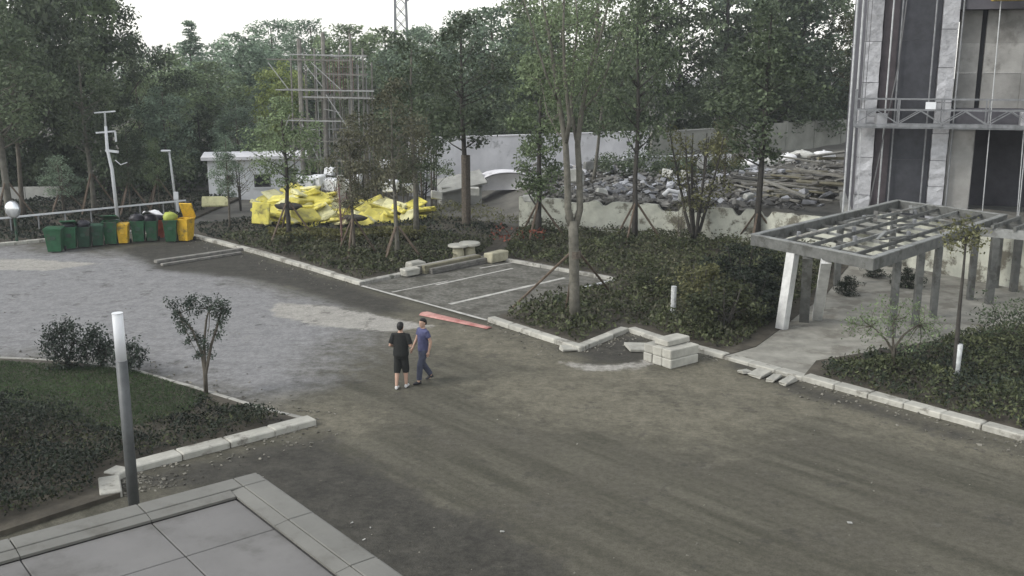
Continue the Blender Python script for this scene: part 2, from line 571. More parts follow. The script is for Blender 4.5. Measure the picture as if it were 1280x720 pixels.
xs = np.concatenate([[-400, -250, -160, -110], np.arange(-80, 70.1, 0.7), [100, 160, 260, 400]])
ys = np.concatenate([[-300, -100, -30], np.arange(0, 24, 2), np.arange(24, 100, 0.6), np.arange(100, 150, 3), [200, 300, 500]])
XX, YY = np.meshgrid(xs, ys)
ZZ = ground_z(XX, YY)
ni, nj = XX.shape
I = np.arange(ni * nj).reshape(ni, nj)
Q = np.stack([I[:-1, :-1], I[:-1, 1:], I[1:, 1:], I[1:, :-1]], -1).reshape(-1, 4)
gme = np_mesh('ground', np.stack([XX, YY, ZZ], -1).reshape(-1, 3), Q, YARD_M)
gme.polygons.foreach_set('use_smooth', [True] * len(gme.polygons))
tag(link('ground', gme), kind='structure')

# road: fine sheet whose point attributes carry where dust, bare concrete and damp dark asphalt lie
def road_material():
    m = bpy.data.materials.new('road_asphalt')
    nt, p = nodes_of(m)
    N, L = nt.nodes, nt.links
    p.inputs['Roughness'].default_value = 0.9
    p.inputs['Specular IOR Level'].default_value = 0.15
    tc = N.new('ShaderNodeTexCoord')
    def noise(scale, detail, vec=None, rough=0.6):
        n = N.new('ShaderNodeTexNoise')
        n.inputs['Scale'].default_value = scale
        n.inputs['Detail'].default_value = detail
        n.inputs['Roughness'].default_value = rough
        L.new(vec or tc.outputs['Object'], n.inputs['Vector'])
        return n.outputs['Fac']
    def math_(op, a, b):
        n = N.new('ShaderNodeMath')
        n.operation = op
        for i, q in enumerate((a, b)):
            if isinstance(q, (int, float)): n.inputs[i].default_value = q
            else: L.new(q, n.inputs[i])
        return n.outputs[0]
    def mix(fac, a, b):
        n = N.new('ShaderNodeMix')
        n.data_type = 'RGBA'
        L.new(fac, n.inputs[0])
        for i, q in ((6, a), (7, b)):
            if isinstance(q, tuple): n.inputs[i].default_value = (*q, 1)
            else: L.new(q, n.inputs[i])
        return n.outputs[2]
    def ramp(f, a, b):
        n = N.new('ShaderNodeMapRange')
        n.interpolation_type = 'SMOOTHSTEP'
        n.inputs['From Min'].default_value = a
        n.inputs['From Max'].default_value = b
        L.new(f, n.inputs['Value'])
        return n.outputs[0]
    def attr(nm):
        n = N.new('ShaderNodeAttribute')
        n.attribute_name = nm
        return n.outputs['Fac']
    mp = N.new('ShaderNodeMapping')                 # streaks run along the road
    mp.inputs['Scale'].default_value = (0.10, 1.9, 1)
    mr_ = N.new('ShaderNodeMapping')
    mr_.inputs['Rotation'].default_value = (0, 0, R(48.3))
    L.new(tc.outputs['Object'], mr_.inputs['Vector'])
    L.new(mr_.outputs[0], mp.inputs['Vector'])
    streak = noise(1.0, 6, mp.outputs[0])
    coarse = noise(0.45, 6)
    mid = noise(2.2, 7, None, 0.7)
    fine = noise(38, 3, None, 0.75)
    mott = noise(7.5, 6, None, 0.72)
    base = mix(ramp(streak, 0.36, 0.64), (0.066, 0.063, 0.047), (0.112, 0.105, 0.081))
    base = mix(ramp(coarse, 0.35, 0.7), base, (0.088, 0.082, 0.064))
    edge = math_('MULTIPLY', math_('SUBTRACT', math_('ADD', math_('MULTIPLY', coarse, 0.5), math_('MULTIPLY', mid, 0.5)), 0.5), 1.9)
    def zone(nm, soft=0.22):
        return ramp(math_('ADD', attr(nm), edge), 0.5 - soft, 0.5 + soft)
    light = mix(ramp(mid, 0.3, 0.7), (0.178, 0.176, 0.176), (0.245, 0.242, 0.238))
    dust = mix(ramp(mid, 0.3, 0.7), (0.116, 0.107, 0.080), (0.168, 0.155, 0.118))
    pale = mix(ramp(mid, 0.3, 0.7), (0.27, 0.258, 0.232), (0.345, 0.33, 0.295))
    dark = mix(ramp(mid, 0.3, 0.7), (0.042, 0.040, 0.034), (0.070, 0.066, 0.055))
    c = mix(zone('bare', 0.4), base, light)
    c = mix(zone('dust', 0.35), c, dust)
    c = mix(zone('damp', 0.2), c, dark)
    c = mix(zone('pale', 0.18), c, pale)
    blot = noise(1.15, 9, None, 0.7)
    c = mix(math_('MULTIPLY', ramp(blot, 0.57, 0.64), 0.55), c, dark)
    c = mix(math_('MULTIPLY', ramp(noise(3.1, 8, None, 0.75), 0.62, 0.68), 0.5), c, dust)
    sp = math_('ADD', math_('MULTIPLY', ramp(fine, 0.28, 0.75), 0.5), math_('MULTIPLY', ramp(mott, 0.3, 0.72), 0.5))
    sc = N.new('ShaderNodeMapRange')
    sc.inputs['To Min'].default_value = 0.62
    sc.inputs['To Max'].default_value = 1.38
    L.new(sp, sc.inputs['Value'])
    vm = N.new('ShaderNodeVectorMath')
    vm.operation = 'SCALE'
    L.new(c, vm.inputs[0])
    L.new(sc.outputs[0], vm.inputs['Scale'])
    L.new(vm.outputs[0], p.inputs['Base Color'])
    bm = N.new('ShaderNodeBump')
    bm.inputs['Strength'].default_value = 0.5
    bm.inputs['Distance'].default_value = 0.02
    L.new(math_('ADD', fine, math_('MULTIPLY', mid, 1.5)), bm.inputs['Height'])
    L.new(bm.outputs[0], p.inputs['Normal'])
    return m
rx = np.arange(-42, 24.01, 0.22)
ry = np.arange(7, 49.6, 0.22)
RX, RY = np.meshgrid(rx, ry)
ni, nj = RX.shape
I = np.arange(ni * nj).reshape(ni, nj)
Q = np.stack([I[:-1, :-1], I[:-1, 1:], I[1:, 1:], I[1:, :-1]], -1).reshape(-1, 4)
fx = RX.ravel(); fy = RY.ravel()
cx = fx[Q].mean(1); cyy = fy[Q].mean(1)
keep = ~np_inside([(-1.0, 51.5), (11.0, 46.2), (15.2, 42.2), (18.3, 36.3), (30, 21), (30, 60), (-1, 60)], cx, cyy)
Q = Q[keep]
rme = np_mesh('road', np.stack([RX, RY, np.full_like(RX, 0.004) + (vnoise(RX, RY, 3, 9) - 0.5) * 0.012], -1).reshape(-1, 3), Q, road_material())
rme.polygons.foreach_set('use_smooth', [True] * len(rme.polygons))
def zone(nm, polys, soft):
    tot = np.zeros(fx.shape)
    for pl in polys:
        w = [G(*q) for q in pl]
        ins = np_inside(w, fx, fy)
        d = np_dist(w, fx, fy)
        sdv = np.where(ins, d, -d)
        tot = np.maximum(tot, np.clip(0.5 + sdv / (2 * soft), 0, 1))
    a = rme.attributes.new(nm, 'FLOAT', 'POINT')
    a.data.foreach_set('value', tot.astype(np.float32))
zone('bare', [[(-300, 300), (-60, 305), (60, 312), (170, 318), (260, 338), (330, 352), (420, 380), (470, 405), (440, 430), (390, 470), (330, 505), (250, 480), (160, 458), (80, 445), (-300, 440)]], 2.2)
zone('dust', [[(480, 392), (610, 412), (700, 440), (830, 462), (900, 450), (1010, 488), (1300, 568), (1300, 590), (1100, 545), (960, 512), (800, 490), (640, 455), (520, 430)],
              [(330, 505), (420, 500), (470, 520), (440, 548), (400, 545)],
              [(690, 462), (1000, 520), (900, 560), (650, 520), (560, 470)]], 1.6)
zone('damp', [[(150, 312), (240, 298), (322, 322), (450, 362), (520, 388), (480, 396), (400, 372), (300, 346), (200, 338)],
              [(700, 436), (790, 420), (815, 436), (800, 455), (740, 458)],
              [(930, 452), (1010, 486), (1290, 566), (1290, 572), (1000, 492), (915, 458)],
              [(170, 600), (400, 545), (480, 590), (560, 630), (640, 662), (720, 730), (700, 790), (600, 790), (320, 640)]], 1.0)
zone('pale', [[(345, 378), (420, 384), (500, 400), (540, 408), (480, 414), (400, 408), (340, 395)],
              [(688, 449), (735, 458), (790, 455), (822, 449), (826, 454), (790, 461), (735, 463)],
              [(-200, 322), (40, 324), (120, 330), (60, 338), (-200, 334)]], 0.45)
tag(link('road', rme), kind='structure')

# planting beds
KC = [G(240, 297), G(322, 318), G(450, 357)]
PAD = [G(450, 357), Vector((-0.95, 42.2, 0)), Vector((3.99, 37.5, 0)), G(610, 402)]
BED_A = [KC[0], KC[1], KC[2], PAD[1], Vector((0.3, 50.6, 0)), Vector((-3, 54, 0)), Vector((-13, 54, 0)), Vector((-17, 51.5, 0))]
FRONT = [G(610, 402), G(725, 440), G(785, 415), G(828, 429), G(905, 449)]
BED_C = [PAD[1], PAD[2]] + FRONT + [G(945, 437), G(975, 415), G(1000, 395), Vector((11.2, 34.8, 0)), Vector((14.6, 41.9, 0)), Vector((11.1, 45.8, 0)), Vector((0.35, 50.6, 0))]
KR = [G(1003, 476), G(1280, 552), G(1480, 608)]
BED_R = [KR[0], KR[1], KR[2], Vector((22, 22, 0)), Vector((22, 27, 0)), G(1290, 408), G(1180, 428), G(1110, 440), G(1020, 455)]
KL = [G(-120, 448), G(0, 451), G(90, 455), G(165, 465), G(250, 490), G(330, 515), G(396, 531)]
KL2 = [G(396, 531), G(165, 592), G(148, 601), G(151, 622)]
BED_L = KL + KL2[1:] + [Vector((-9.5, 15.5, 0)), Vector((-22, 14, 0)), Vector((-26, 26, 0))]
KB = [G(-160, 326), G(-20, 310), G(60, 302), Vector((-18.6, 49.0, 0)), G(240, 297)]
BED_B = KB + [Vector((-17.2, 51.5, 0)), Vector((-17, 66, 0)), Vector((-46, 66, 0)), Vector((-44, 46, 0))]
for nm, pl in (('bed_soil', BED_A), ('bed_soil', BED_C), ('bed_soil', BED_R), ('bed_soil', BED_L), ('bed_soil', BED_B)):
    poly_prism('soil', pl, -0.05, 0.105, SOIL, 'structure')
PATH = [G(905, 449), G(1003, 476), G(1020, 455), G(1110, 440), G(1180, 428), G(1290, 408), Vector((22, 27, 0)), Vector((22, 31), ), Vector((18.4, 36.0, 0)), Vector((15.2, 41.6, 0)), Vector((14.6, 41.9, 0)), Vector((11.2, 34.8, 0)), G(1000, 395), G(975, 415), G(945, 437)]
poly_prism('path', PATH, -0.05, 0.085, PAVE, 'structure')

def kerb(points, label, side=1, w=0.30, top=0.14, m=KERB, L=1.0, jitter=0.008):
    root = thing('kerb', label, 'kerb', points[0])
    root['kind'] = 'structure'
    del root['category']
    o0 = Vector(points[0])
    for i in range(len(points) - 1):
        a, b = Vector(points[i]), Vector(points[i + 1])
        d = b - a
        ln = d.length
        n = max(1, round(ln / L))
        d.normalize()
        nrm = Vector((-d.y, d.x, 0)) * side
        for k in range(n):
            c = a + d * ((k + 0.5) * ln / n) + nrm * (w / 2 - 0.03)
            q = link('kerb_stone', kstone(ln / n - 0.014, w, m), None, root)
            q.location = c - o0 + Vector((rnd.uniform(-jitter, jitter), rnd.uniform(-jitter, jitter), top - 0.12 + rnd.uniform(0, jitter)))
            q.rotation_euler = (rnd.uniform(-.008, .008), rnd.uniform(-.006, .006), math.atan2(d.y, d.x) + rnd.uniform(-.008, .008))
    return root
KS = {}
def kstone(ln, w, m):
    key = (round(ln, 2), w, m.name)
    if key not in KS:
        KS[key] = MB().cbox((0, 0, 0), (round(ln, 2), w, 0.24), 0.022).mesh('kerb_stone')
        KS[key].materials.append(m)
    return KS[key]
kerb(KC, 'pale kerb along the road edge of the planted bed by the bins', 1, m=KERB_W)
kerb([KC[2], PAD[1]], 'kerb on the left side of the parking pad', 1)
kerb([PAD[1], PAD[2]], 'kerb at the back of the parking pad', 1, w=0.2)
kerb(FRONT, 'zigzag kerb in front of the planted bed beside the stone stack', 1, m=KERB_W)
kerb(KR, 'long pale kerb along the right road edge', 1, m=KERB_W, w=0.36)
kerb(KL, 'thin curved kerb on the far side of the near lawn', -1, w=0.14, top=0.115)
kerb(KL2, 'wide pale kerb on the near side of the lawn, ending by the lamp post', -1, m=KERB_W, w=0.4)
kerb([FRONT[-1], KR[0]], 'flush pale kerb across the mouth of the paved path', 1, m=KERB_W, w=0.36, top=0.10)
kerb(KB, 'kerb behind the row of rubbish bins', 1, m=KERB_W)

# parking pad of dark grit with worn lines
padm = mat('pad_grit', (0.135, 0.130, 0.112), 0.95, 0.5, 7, 0.9, 26, detail=10)
stained(padm, (0.075, 0.072, 0.058), 0.45, 0.62, 1.3)
pad = poly_prism('parking_pad', PAD, -0.05, 0.022, padm, 'structure')
for a, b, w in (((545, 357), (641, 336), 0.13), ((562, 381), (706, 348), 0.2), ((640, 391), (766, 354), 0.13), ((452, 358), (608, 401), 0.14), ((490, 366), (560, 352), 0.1), ((600, 336), (640, 329), 0.1)):
    p, q = G(*a), G(*b)
    d = (q - p)
    n = max(3, int(d.length / 0.7))
    nrm = Vector((-d.y, d.x, 0)).normalized()
    V, Fs = [], []
    for k in range(n + 1):
        c = p + d * (k / n)
        ww = w * rnd.uniform(0.75, 1.1) / 2
        V += [(c.x + nrm.x * ww, c.y + nrm.y * ww, 0.027), (c.x - nrm.x * ww, c.y - nrm.y * ww, 0.027)]
        if k: Fs.append((2 * k - 2, 2 * k - 1, 2 * k + 1, 2 * k))
    me = bpy.data.meshes.new('parking_line')
    me.from_pydata(V, [], Fs)
    link('parking_line', me, LINE, pad)

# ------------------------------------------------------------------ foreground entrance canopy, clad in metal sheets
ZC = 3.6
c0 = G(320, 590, ZC)
ev = (G(0, 675, ZC) - c0).normalized()
eu = Vector((ev.y, -ev.x, 0))
if eu.dot(G(490, 720, ZC) - c0) < 0: eu = -eu
cang = math.atan2(eu.y, eu.x)
can = thing('entrance_canopy', 'metal clad canopy roof with panel joints in the near left corner', 'canopy', (c0.x, c0.y, 0), cang)
Mi = Matrix.Rotation(-cang, 3, 'Z')
sv = 1 if (Mi @ ev).y > 0 else -1
def cp(a, b, z):            # a along eu, b along ev
    return (a, sv * b, z)
LA, LB = 9.0, 11.0
MB().box(cp(LA / 2, LB / 2, ZC - 0.33), (LA - 0.06, LB - 0.06, 0.5)).build('core', GAP, can)
edges_u, edges_v = [0, 1.32], [0, 1.32]
while edges_u[-1] < LA: edges_u.append(edges_u[-1] + 1.22)
while edges_v[-1] < LB: edges_v.append(edges_v[-1] + 1.22)
RIM, SL = 0.27, 0.15
def sheet(name, a0, a1, b0, b1, z, m, th=0.03, g=0.006):
    MB().cbox(cp((a0 + a1) / 2, (b0 + b1) / 2, z - th / 2), (a1 - a0 - 2 * g, b1 - b0 - 2 * g, th), 0.006).build(name, m, can)
sheet('corner_sheet', 0, RIM, 0, RIM, ZC, CANOPY_E)
for i in range(len(edges_u) - 1):
    a0, a1 = max(edges_u[i], RIM), edges_u[i + 1]
    sheet('rim_sheet', a0, a1, 0, RIM, ZC, CANOPY_E)
    MB().box(cp((max(a0, RIM) + a1) / 2, RIM + SL / 2, ZC - 0.03), (a1 - max(a0, RIM) - 0.008, SL - 0.008, 0.03), (-sv * 0.14, 0, 0)).build('slope_strip', CANOPY_E, can)
    MB().box(cp((edges_u[i] + a1) / 2, -0.012, ZC - 0.31), (a1 - edges_u[i] - 0.012, 0.03, 0.56)).build('fascia_sheet', CANOPY_E, can)
for j in range(len(edges_v) - 1):
    b0, b1 = max(edges_v[j], RIM), edges_v[j + 1]
    sheet('rim_sheet', 0, RIM, b0, b1, ZC, CANOPY_E)
    MB().box(cp(RIM + SL / 2, (max(b0, RIM + SL) + b1) / 2, ZC - 0.032), (SL - 0.008, b1 - max(b0, RIM + SL) - 0.008, 0.03), (0, 0.14, 0)).build('slope_strip', CANOPY_E, can)
    MB().box(cp(-0.012, (edges_v[j] + b1) / 2, ZC - 0.31), (0.03, b1 - edges_v[j] - 0.012, 0.56)).build('fascia_sheet', CANOPY_E, can)
for i in range(len(edges_u) - 1):
    for j in range(len(edges_v) - 1):
        sheet('roof_sheet', max(edges_u[i], RIM + SL), edges_u[i + 1], max(edges_v[j], RIM + SL), edges_v[j + 1], ZC - 0.06, CANOPY)
for a, b in ((1.6, 2.4), (7.4, 2.4), (1.6, 8.6), (7.4, 8.6)):
    MB().tube([cp(a, b, 0), cp(a, b, ZC - 0.57)], 0.2, 16).build('column', CANOPY_E, can, True)

# ------------------------------------------------------------------ walls
def wall_run(name, pts, z_of, h, m, th, label, cat='wall', seg=2.4, gap=0.0, parent=None, zb=-0.3, post=None, rough_top=0.0, cap=None):
    root = thing(name, label, cat, (pts[0][0], pts[0][1], 0))
    o0 = Vector((pts[0][0], pts[0][1], 0))
    for i in range(len(pts) - 1):
        a, b = Vector((pts[i][0], pts[i][1], 0)), Vector((pts[i + 1][0], pts[i + 1][1], 0))
        d = b - a
        n = max(1, round(d.length / seg))
        ang = math.atan2(d.y, d.x)
        for k in range(n):
            c = a + d * ((k + 0.5) / n)
            L = d.length / n - gap
            z = z_of(c.x, c.y)
            hh = h + rnd.uniform(-rough_top, rough_top)
            if rough_top > 0.05:                   # broken upper edge
                xq = [c.x + d.x / d.length * (-L / 2 + L * q / 24) for q in range(25)]
                prof = [float(-rough_top * (1.1 * sstep(.5, .95, vnoise(np.array([q * 1.0]), np.array([3.0]), .55, 6))[0] + .5 * sstep(.55, .9, vnoise(np.array([q * 1.0]), np.array([9.0]), 1.7, 7))[0]) + rnd.uniform(-.015, .015)) for q in xq]
                V, Fs = [], []
                for q, dz in enumerate(prof):
                    x = -L / 2 + L * q / 24
                    V += [(x, -th / 2, zb), (x, th / 2, zb), (x, th / 2, z + h + dz), (x, -th / 2, z + h + dz)]
                    if q:
                        s = 4 * q
                        Fs += [(s - 4, s, s + 3, s - 1), (s - 1, s + 3, s + 2, s - 2), (s - 2, s + 2, s + 1, s - 3)]
                Fs += [(0, 3, 2, 1), (96, 97, 98, 99)]
                me = bpy.data.meshes.new('panel')
                me.from_pydata(V, [], Fs)
                link('wall_panel', me, m, root, c - o0, (0, 0, ang))
            else:
                MB().box((0, 0, (zb + z + hh) / 2), (L, th, z + hh - zb)).build('wall_panel', m, root, False, c - o0, (0, 0, ang))
            if cap is not None:
                MB().box((0, 0, z + hh + 0.04), (L + gap * 0.5 - 0.01, th + 0.12, 0.08)).build('coping', cap, root, False, c - o0, (0, 0, ang))
            if post is not None:
                pz = z_of(c.x - d.x / n / 2, c.y - d.y / n / 2)
                MB().box((0, 0, (zb + pz + h) / 2 + 0.06), (0.2, th + 0.1, pz + h - zb + 0.12)).build('pier', post, root, False, a + d * (k / n) - o0, (0, 0, ang))
    return root
wall_run('retaining_wall', WALL[:3], lambda x, y: 0, 1.62, WALL_R, 0.24, 'stained pale plaster retaining wall below the rubble yard', seg=2.7, rough_top=0.3)
wall_run('retaining_wall', WALL[2:], lambda x, y: 0, 2.1, WALL_R, 0.24, 'taller grey green retaining wall behind the pergola, under the building', seg=2.7, rough_top=0.02)
gzf = lambda x, y: gz(x, y)
wall_run('boundary_wall', [(-6.6, 64.0), (-1.0, 66.6), (9.6, 71.5)], lambda x, y: 1.25, 2.35, LAVENDER, 0.22, 'whitewashed boundary wall behind the yard, left stretch under the trees', seg=3.0, gap=0.004, cap=LAVENDER)
wall_run('boundary_wall', [(9.9, 71.9), (15.5, 76.5)], lambda x, y: 1.5, 2.0, WALL_G, 0.22, 'weathered middle stretch of the boundary wall behind the bare shrubs', seg=3.0, gap=0.004, cap=CONC)
wall_run('boundary_wall', [(16.2, 77.2), (31.0, 88.5), (44, 98)], lambda x, y: 1.9, 1.8, WALL_G, 0.25, 'grey green boundary wall reaching the tall building', seg=3.4, gap=0.01, post=WALL_G)
wall_run('low_wall', [(7.2, 65.5), (14.8, 68.0)], lambda x, y: 1.5, 0.75, LAVENDER, 0.2, 'low white wall in front of the middle boundary wall', seg=2.5, gap=0.01, cap=WHITE)
wall_run('low_wall', [(-38, 60.5), (-31.5, 60.5), (-27.6, 60.8)], lambda x, y: 0, 0.95, CONC, 0.3, 'low grey concrete wall at the left edge under the dark trees', seg=2.6, gap=0.03)

# ------------------------------------------------------------------ unfinished building on the right
DB = 42.0
bc = at(1067, 255, DB)
BA = math.atan2(-0.27, 0.963)
bld = thing('building', 'unfinished tall building with dark cladding and foil wrapped pilasters', 'building', (bc.x, bc.y, 0), BA)
BZ, BT = 1.9, 17.0
def bz(py): return at(1120, py, DB).z
def bpart(name, m, x0, x1, y0, y1, z0, z1, ch=0.0):
    b = MB()
    c, s = ((x0 + x1) / 2, (y0 + y1) / 2, (z0 + z1) / 2), (x1 - x0, y1 - y0, z1 - z0)
    (b.cbox(c, s, ch) if ch else b.box(c, s))
    return b.build(name, m, bld)
# foil wrapped pilasters, wrapped in separate lengths
for x0, x1, w in ((0.0, 0.62, 'a'), (2.86, 3.46, 'b')):
    bpart('pilaster', BCONC_D, x0 + 0.03, x1 - 0.03, 0.03, 0.6, BZ, BT)
    z = BZ
    while z < BT:
        hgt = rnd.uniform(0.9, 1.7)
        z1 = min(BT, z + hgt)
        V, Fs = [], []
        n = 6
        for k in range(n + 1):                      # crumpled foil skin around three sides
            zz = z + (z1 - z - 0.02) * k / n
            for (xx, yy) in ((x0, 0.5), (x0, 0.0), ((x0 + x1) / 2, 0.0), (x1, 0.0), (x1, 0.5)):
                V.append((xx + rnd.uniform(-.012, .012), yy + rnd.uniform(-.025, .015), zz))
        for k in range(n):
            for q in range(4):
                s0 = k * 5 + q
                Fs.append((s0, s0 + 1, s0 + 6, s0 + 5))
        me = bpy.data.meshes.new('foil')
        me.from_pydata(V, [], Fs)
        link('foil_wrap', me, FOIL, bld)
        z = z1
bpart('brown_panel', DPANEL_B, 0.66, 1.25, 0.16, 0.5, BZ, BT)
zz = BZ
while zz < BT - 0.1:
    bpart('cladding_panel', DPANEL, 1.256, 2.84, 0.18, 0.5, zz, zz + 2.395)
    zz += 2.4
bpart('wall', BCONC_D, 0.05, 2.85, 0.61, 12, BZ, BT)
# right part: slabs, recessed block wall, opening below
zs1, zs2 = bz(136), bz(10)
XE = 15.0
for z0 in (zs1 - 0.75, zs2 - 0.1, zs2 + 4.2):
    bpart('floor_slab', BCONC_D, 3.47, XE, 0.10, 12, z0, z0 + 0.8)
for k, (x0, x1) in enumerate(((3.62, 4.42), (4.62, 6.05), (6.055, 7.5), (7.505, 9.0), (9.005, 11), (11.005, 13), (13.005, XE))):
    for z0, z1 in ((zs1 + 0.055, zs1 + 1.45), (zs1 + 1.455, zs1 + 2.62), (zs1 + 2.625, zs2 - 0.105)):
        bpart('wall_panel', BCONC, x0, x1, 0.7 + 0.015 * ((k + int(z0 * 3)) % 3), 0.95, z0, z1)
bpart('dark_gap', DARK, 4.424, 4.616, 0.85, 0.95, zs1 + 0.055, zs2 - 0.105)
bpart('column', BCONC, 3.5, 4.5, 0.2, 1.2, BZ, zs1 - 0.752, 0.03)
bpart('column', BCONC, 9.4, 10.2, 0.2, 1.2, BZ, zs1 - 0.752, 0.03)
bpart('back_wall', BCONC_D, 3.47, XE, 5.0, 5.3, BZ, zs1 - 0.752)
bpart('floor_slab', CONC, -0.2, XE, -0.4, 12, 1.2, BZ - 0.004)
bpart('end_wall', BCONC_D, XE + 0.003, XE + 0.3, 0.1, 12, BZ, BT)
bpart('roof', BCONC_D, -0.1, XE + 0.4, -0.1, 12.3, BT + 0.003, BT + 0.4)
# upright pipes by the corner and along the face
for x, y in ((-0.18, -0.1), (-0.42, -0.15), (0.95, -0.12), (1.35, 0.0), (2.6, -0.05), (3.6, 0.03)):
    MB().tube([(x, y, BZ - 0.1), (x + rnd.uniform(-.03, .03), y, BT - 0.2)], 0.035 if x > 0.5 else 0.045, 6).build('pipe', GALV if x < 1 else STEEL_D, bld)
MB().tube([(0.55, -0.3, 2.0), (1.3, -0.25, 8.0), (1.75, -0.2, BT + 0.2)], 0.025, 5).build('hanging_cable', ROPE, bld)

def gondola(x0, x1, z0, hgt, label, mrail, mdeck, group='gondolas hung on the building'):
    g = thing('work_platform', label, 'work platform', bld.matrix_basis @ Vector((0, 0, 0)), BA)
    g.location = (bc.x, bc.y, 0)
    yf, yb = -1.15, -0.45
    MB().box(((x0 + x1) / 2, (yf + yb) / 2, z0), (x1 - x0, yb - yf, 0.06)).build('deck', mdeck, g)
    for y in (yf, yb):
        MB().bar((x0, y, z0 + 0.09), (x1, y, z0 + 0.09), 0.05, 0.12).build('bottom_rail', mrail, g)
        MB().bar((x0, y, z0 + hgt * 0.62), (x1, y, z0 + hgt * 0.62), 0.05, 0.05).build('middle_rail', mrail, g)
        MB().bar((x0, y, z0 + hgt), (x1, y, z0 + hgt), 0.05, 0.05).build('top_rail', mrail, g)
        n = max(2, round((x1 - x0) / 0.8))
        for k in range(n + 1):
            x = x0 + (x1 - x0) * k / n
            if k % 2 == 0:
                MB().bar((x, y, z0 + 0.03), (x, y, z0 + hgt), 0.05, 0.05).build('upright', mrail, g)
            if k < n:
                xa = x + (x1 - x0) / n
                za, zb2 = (z0 + 0.15, z0 + hgt * 0.6) if k % 2 == 0 else (z0 + hgt * 0.6, z0 + 0.15)
                MB().bar((x, y, za), (xa, y, zb2), 0.035, 0.035).build('brace', mrail, g)
    for x in (x0, x1):
        fr = MB()
        fr.bar((x, yf, z0), (x, yf, z0 + hgt + 0.35), 0.06, 0.06).bar((x, yb, z0), (x, yb, z0 + hgt + 0.35), 0.06, 0.06)
        fr.bar((x, yf - 0.03, z0 + hgt + 0.35), (x, yb + 0.03, z0 + hgt + 0.35), 0.07, 0.07)
        fr.build('end_frame', mrail, g)
        xx = x + (0.28 if x == x0 else -0.28)
        MB().cbox((xx, (yf + yb) / 2, z0 + 0.38), (0.36, 0.4, 0.62), 0.05).build('hoist', FOIL, g)
        for dx in (-0.05, 0.06):
            MB().tube([(xx + dx, (yf + yb) / 2, z0 + 0.6), (xx + dx * 2, (yf + yb) / 2 + 0.1, BT + 0.6)], 0.014, 5).build('rope', ROPE, g)
        MB().tube([(xx, (yf + yb) / 2, z0), (xx + 0.1, (yf + yb) / 2, BZ + 0.1)], 0.02, 5).build('tail_rope', GALV, g)
    return g
gx0 = -0.25
g1 = gondola(gx0, 6.35, bz(157), 1.12, 'long grey truss railed work platform hanging in front of the foil pilasters', STEEL_D, STEEL_D)
MB().box((2.55, -1.19, bz(130)), (0.38, 0.02, 0.28)).build('sign_plate', WHITE, g1)
MB().box((0.75, -0.9, bz(157) + 0.3), (0.4, 0.3, 0.5), (0, 0, 0.3)).build('tool_bag', FOIL, g1)
gondola(4.5, 6.4, bz(4), 1.1, 'yellow work platform at the upper right edge, only its underside in view', mat('platform_yellow', (0.42, 0.30, 0.05), 0.6, 0.25), mat('platform_yellow', (0.42, 0.30, 0.05)))

# ------------------------------------------------------------------ pergola
A_, B_ = G(943, 300, 2.6), G(1090, 330, 2.6)
D_ = A_ + Vector((7.8, 8.49, 0))
C_ = B_ + Vector((7.8, 8.49, 0))
per = thing('pergola', 'grey open roofed pergola frame beside the paved path', 'pergola', (A_.x, A_.y, 0))
pO = Vector((A_.x, A_.y, 0))
def pb(name, p, q, w, h, m=PERG, parent=per):
    return MB().bar(p - pO, q - pO, w, h).build(name, m, parent)
zt = Vector((0, 0, 1))
u_ = (D_ - A_).normalized(); w_ = (B_ - A_).normalized(); LW = (B_ - A_).length; LU = (D_ - A_).length
for a, b in ((A_, D_), (B_, C_)):
    bm_ = pb('side_beam', a - u_ * 0.1, b + u_ * 0.1, 0.16, 0.34)
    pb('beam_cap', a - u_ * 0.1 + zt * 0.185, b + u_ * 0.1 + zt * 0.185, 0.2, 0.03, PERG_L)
for a, b in ((A_, B_), (D_, C_)):
    pb('end_beam', a + w_ * 0.083, b - w_ * 0.083, 0.15, 0.32)
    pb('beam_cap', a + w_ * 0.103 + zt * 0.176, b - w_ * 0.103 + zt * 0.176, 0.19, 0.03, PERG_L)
for f in (0.22, 0.42, 0.6, 0.8):
    p = A_ + w_ * (LW * f)
    pb('purlin', p + u_ * 0.1 + zt * 0.05 + w_ * rnd.uniform(-.08, .08), p + u_ * (LU - 0.1) + zt * 0.05 + w_ * rnd.uniform(-.08, .08), 0.07, 0.11, PERG_L if f in (0.22, 0.6) else PERG)
for f in (0.1, 0.2, 0.3, 0.4, 0.5, 0.6, 0.7, 0.8, 0.9):
    p = A_ + u_ * (LU * f)
    pb('cross_bar', p + w_ * 0.1 - zt * 0.04, p + w_ * (LW - 0.1) - zt * 0.04, 0.06, 0.08, PERG_L if f in (0.3, 0.6) else PERG)
for f, g_ in ((0.12, 0.22), (0.2, 0.6), (0.33, 0.42), (0.4, 0.8), (0.55, 0.22), (0.62, 0.6), (0.8, 0.4)):
    p = A_ + u_ * (LU * f) + w_ * (LW * g_) + zt * 0.16
    MB().cbox(p - pO, (0.12, 0.12, 0.2), 0.02).build('bracket', STEEL_D, per)
for f in (0.55, 0.98):
    p = A_ + u_ * (LU * f)
    pb('post', Vector((p.x, p.y, 0.08)), Vector((p.x, p.y, 2.43)), 0.2, 0.2)
for f in (0.16, 0.32, 0.45, 0.75, 0.98):
    p = B_ + u_ * (LU * f)
    pb('post', Vector((p.x, p.y, 0.08)), Vector((p.x, p.y, 2.43)), 0.19, 0.19)
for (bx, by), f, m in (((977, 411), 0.36, PROP), ((1005, 402), 0.49, PERG), ((1021, 399), 0.645, PROP)):
    b = G(bx, by, 0.085)
    t = A_ + w_ * (LW * f) - zt * 0.165
    pb('post', b, t, 0.3, 0.26, m)
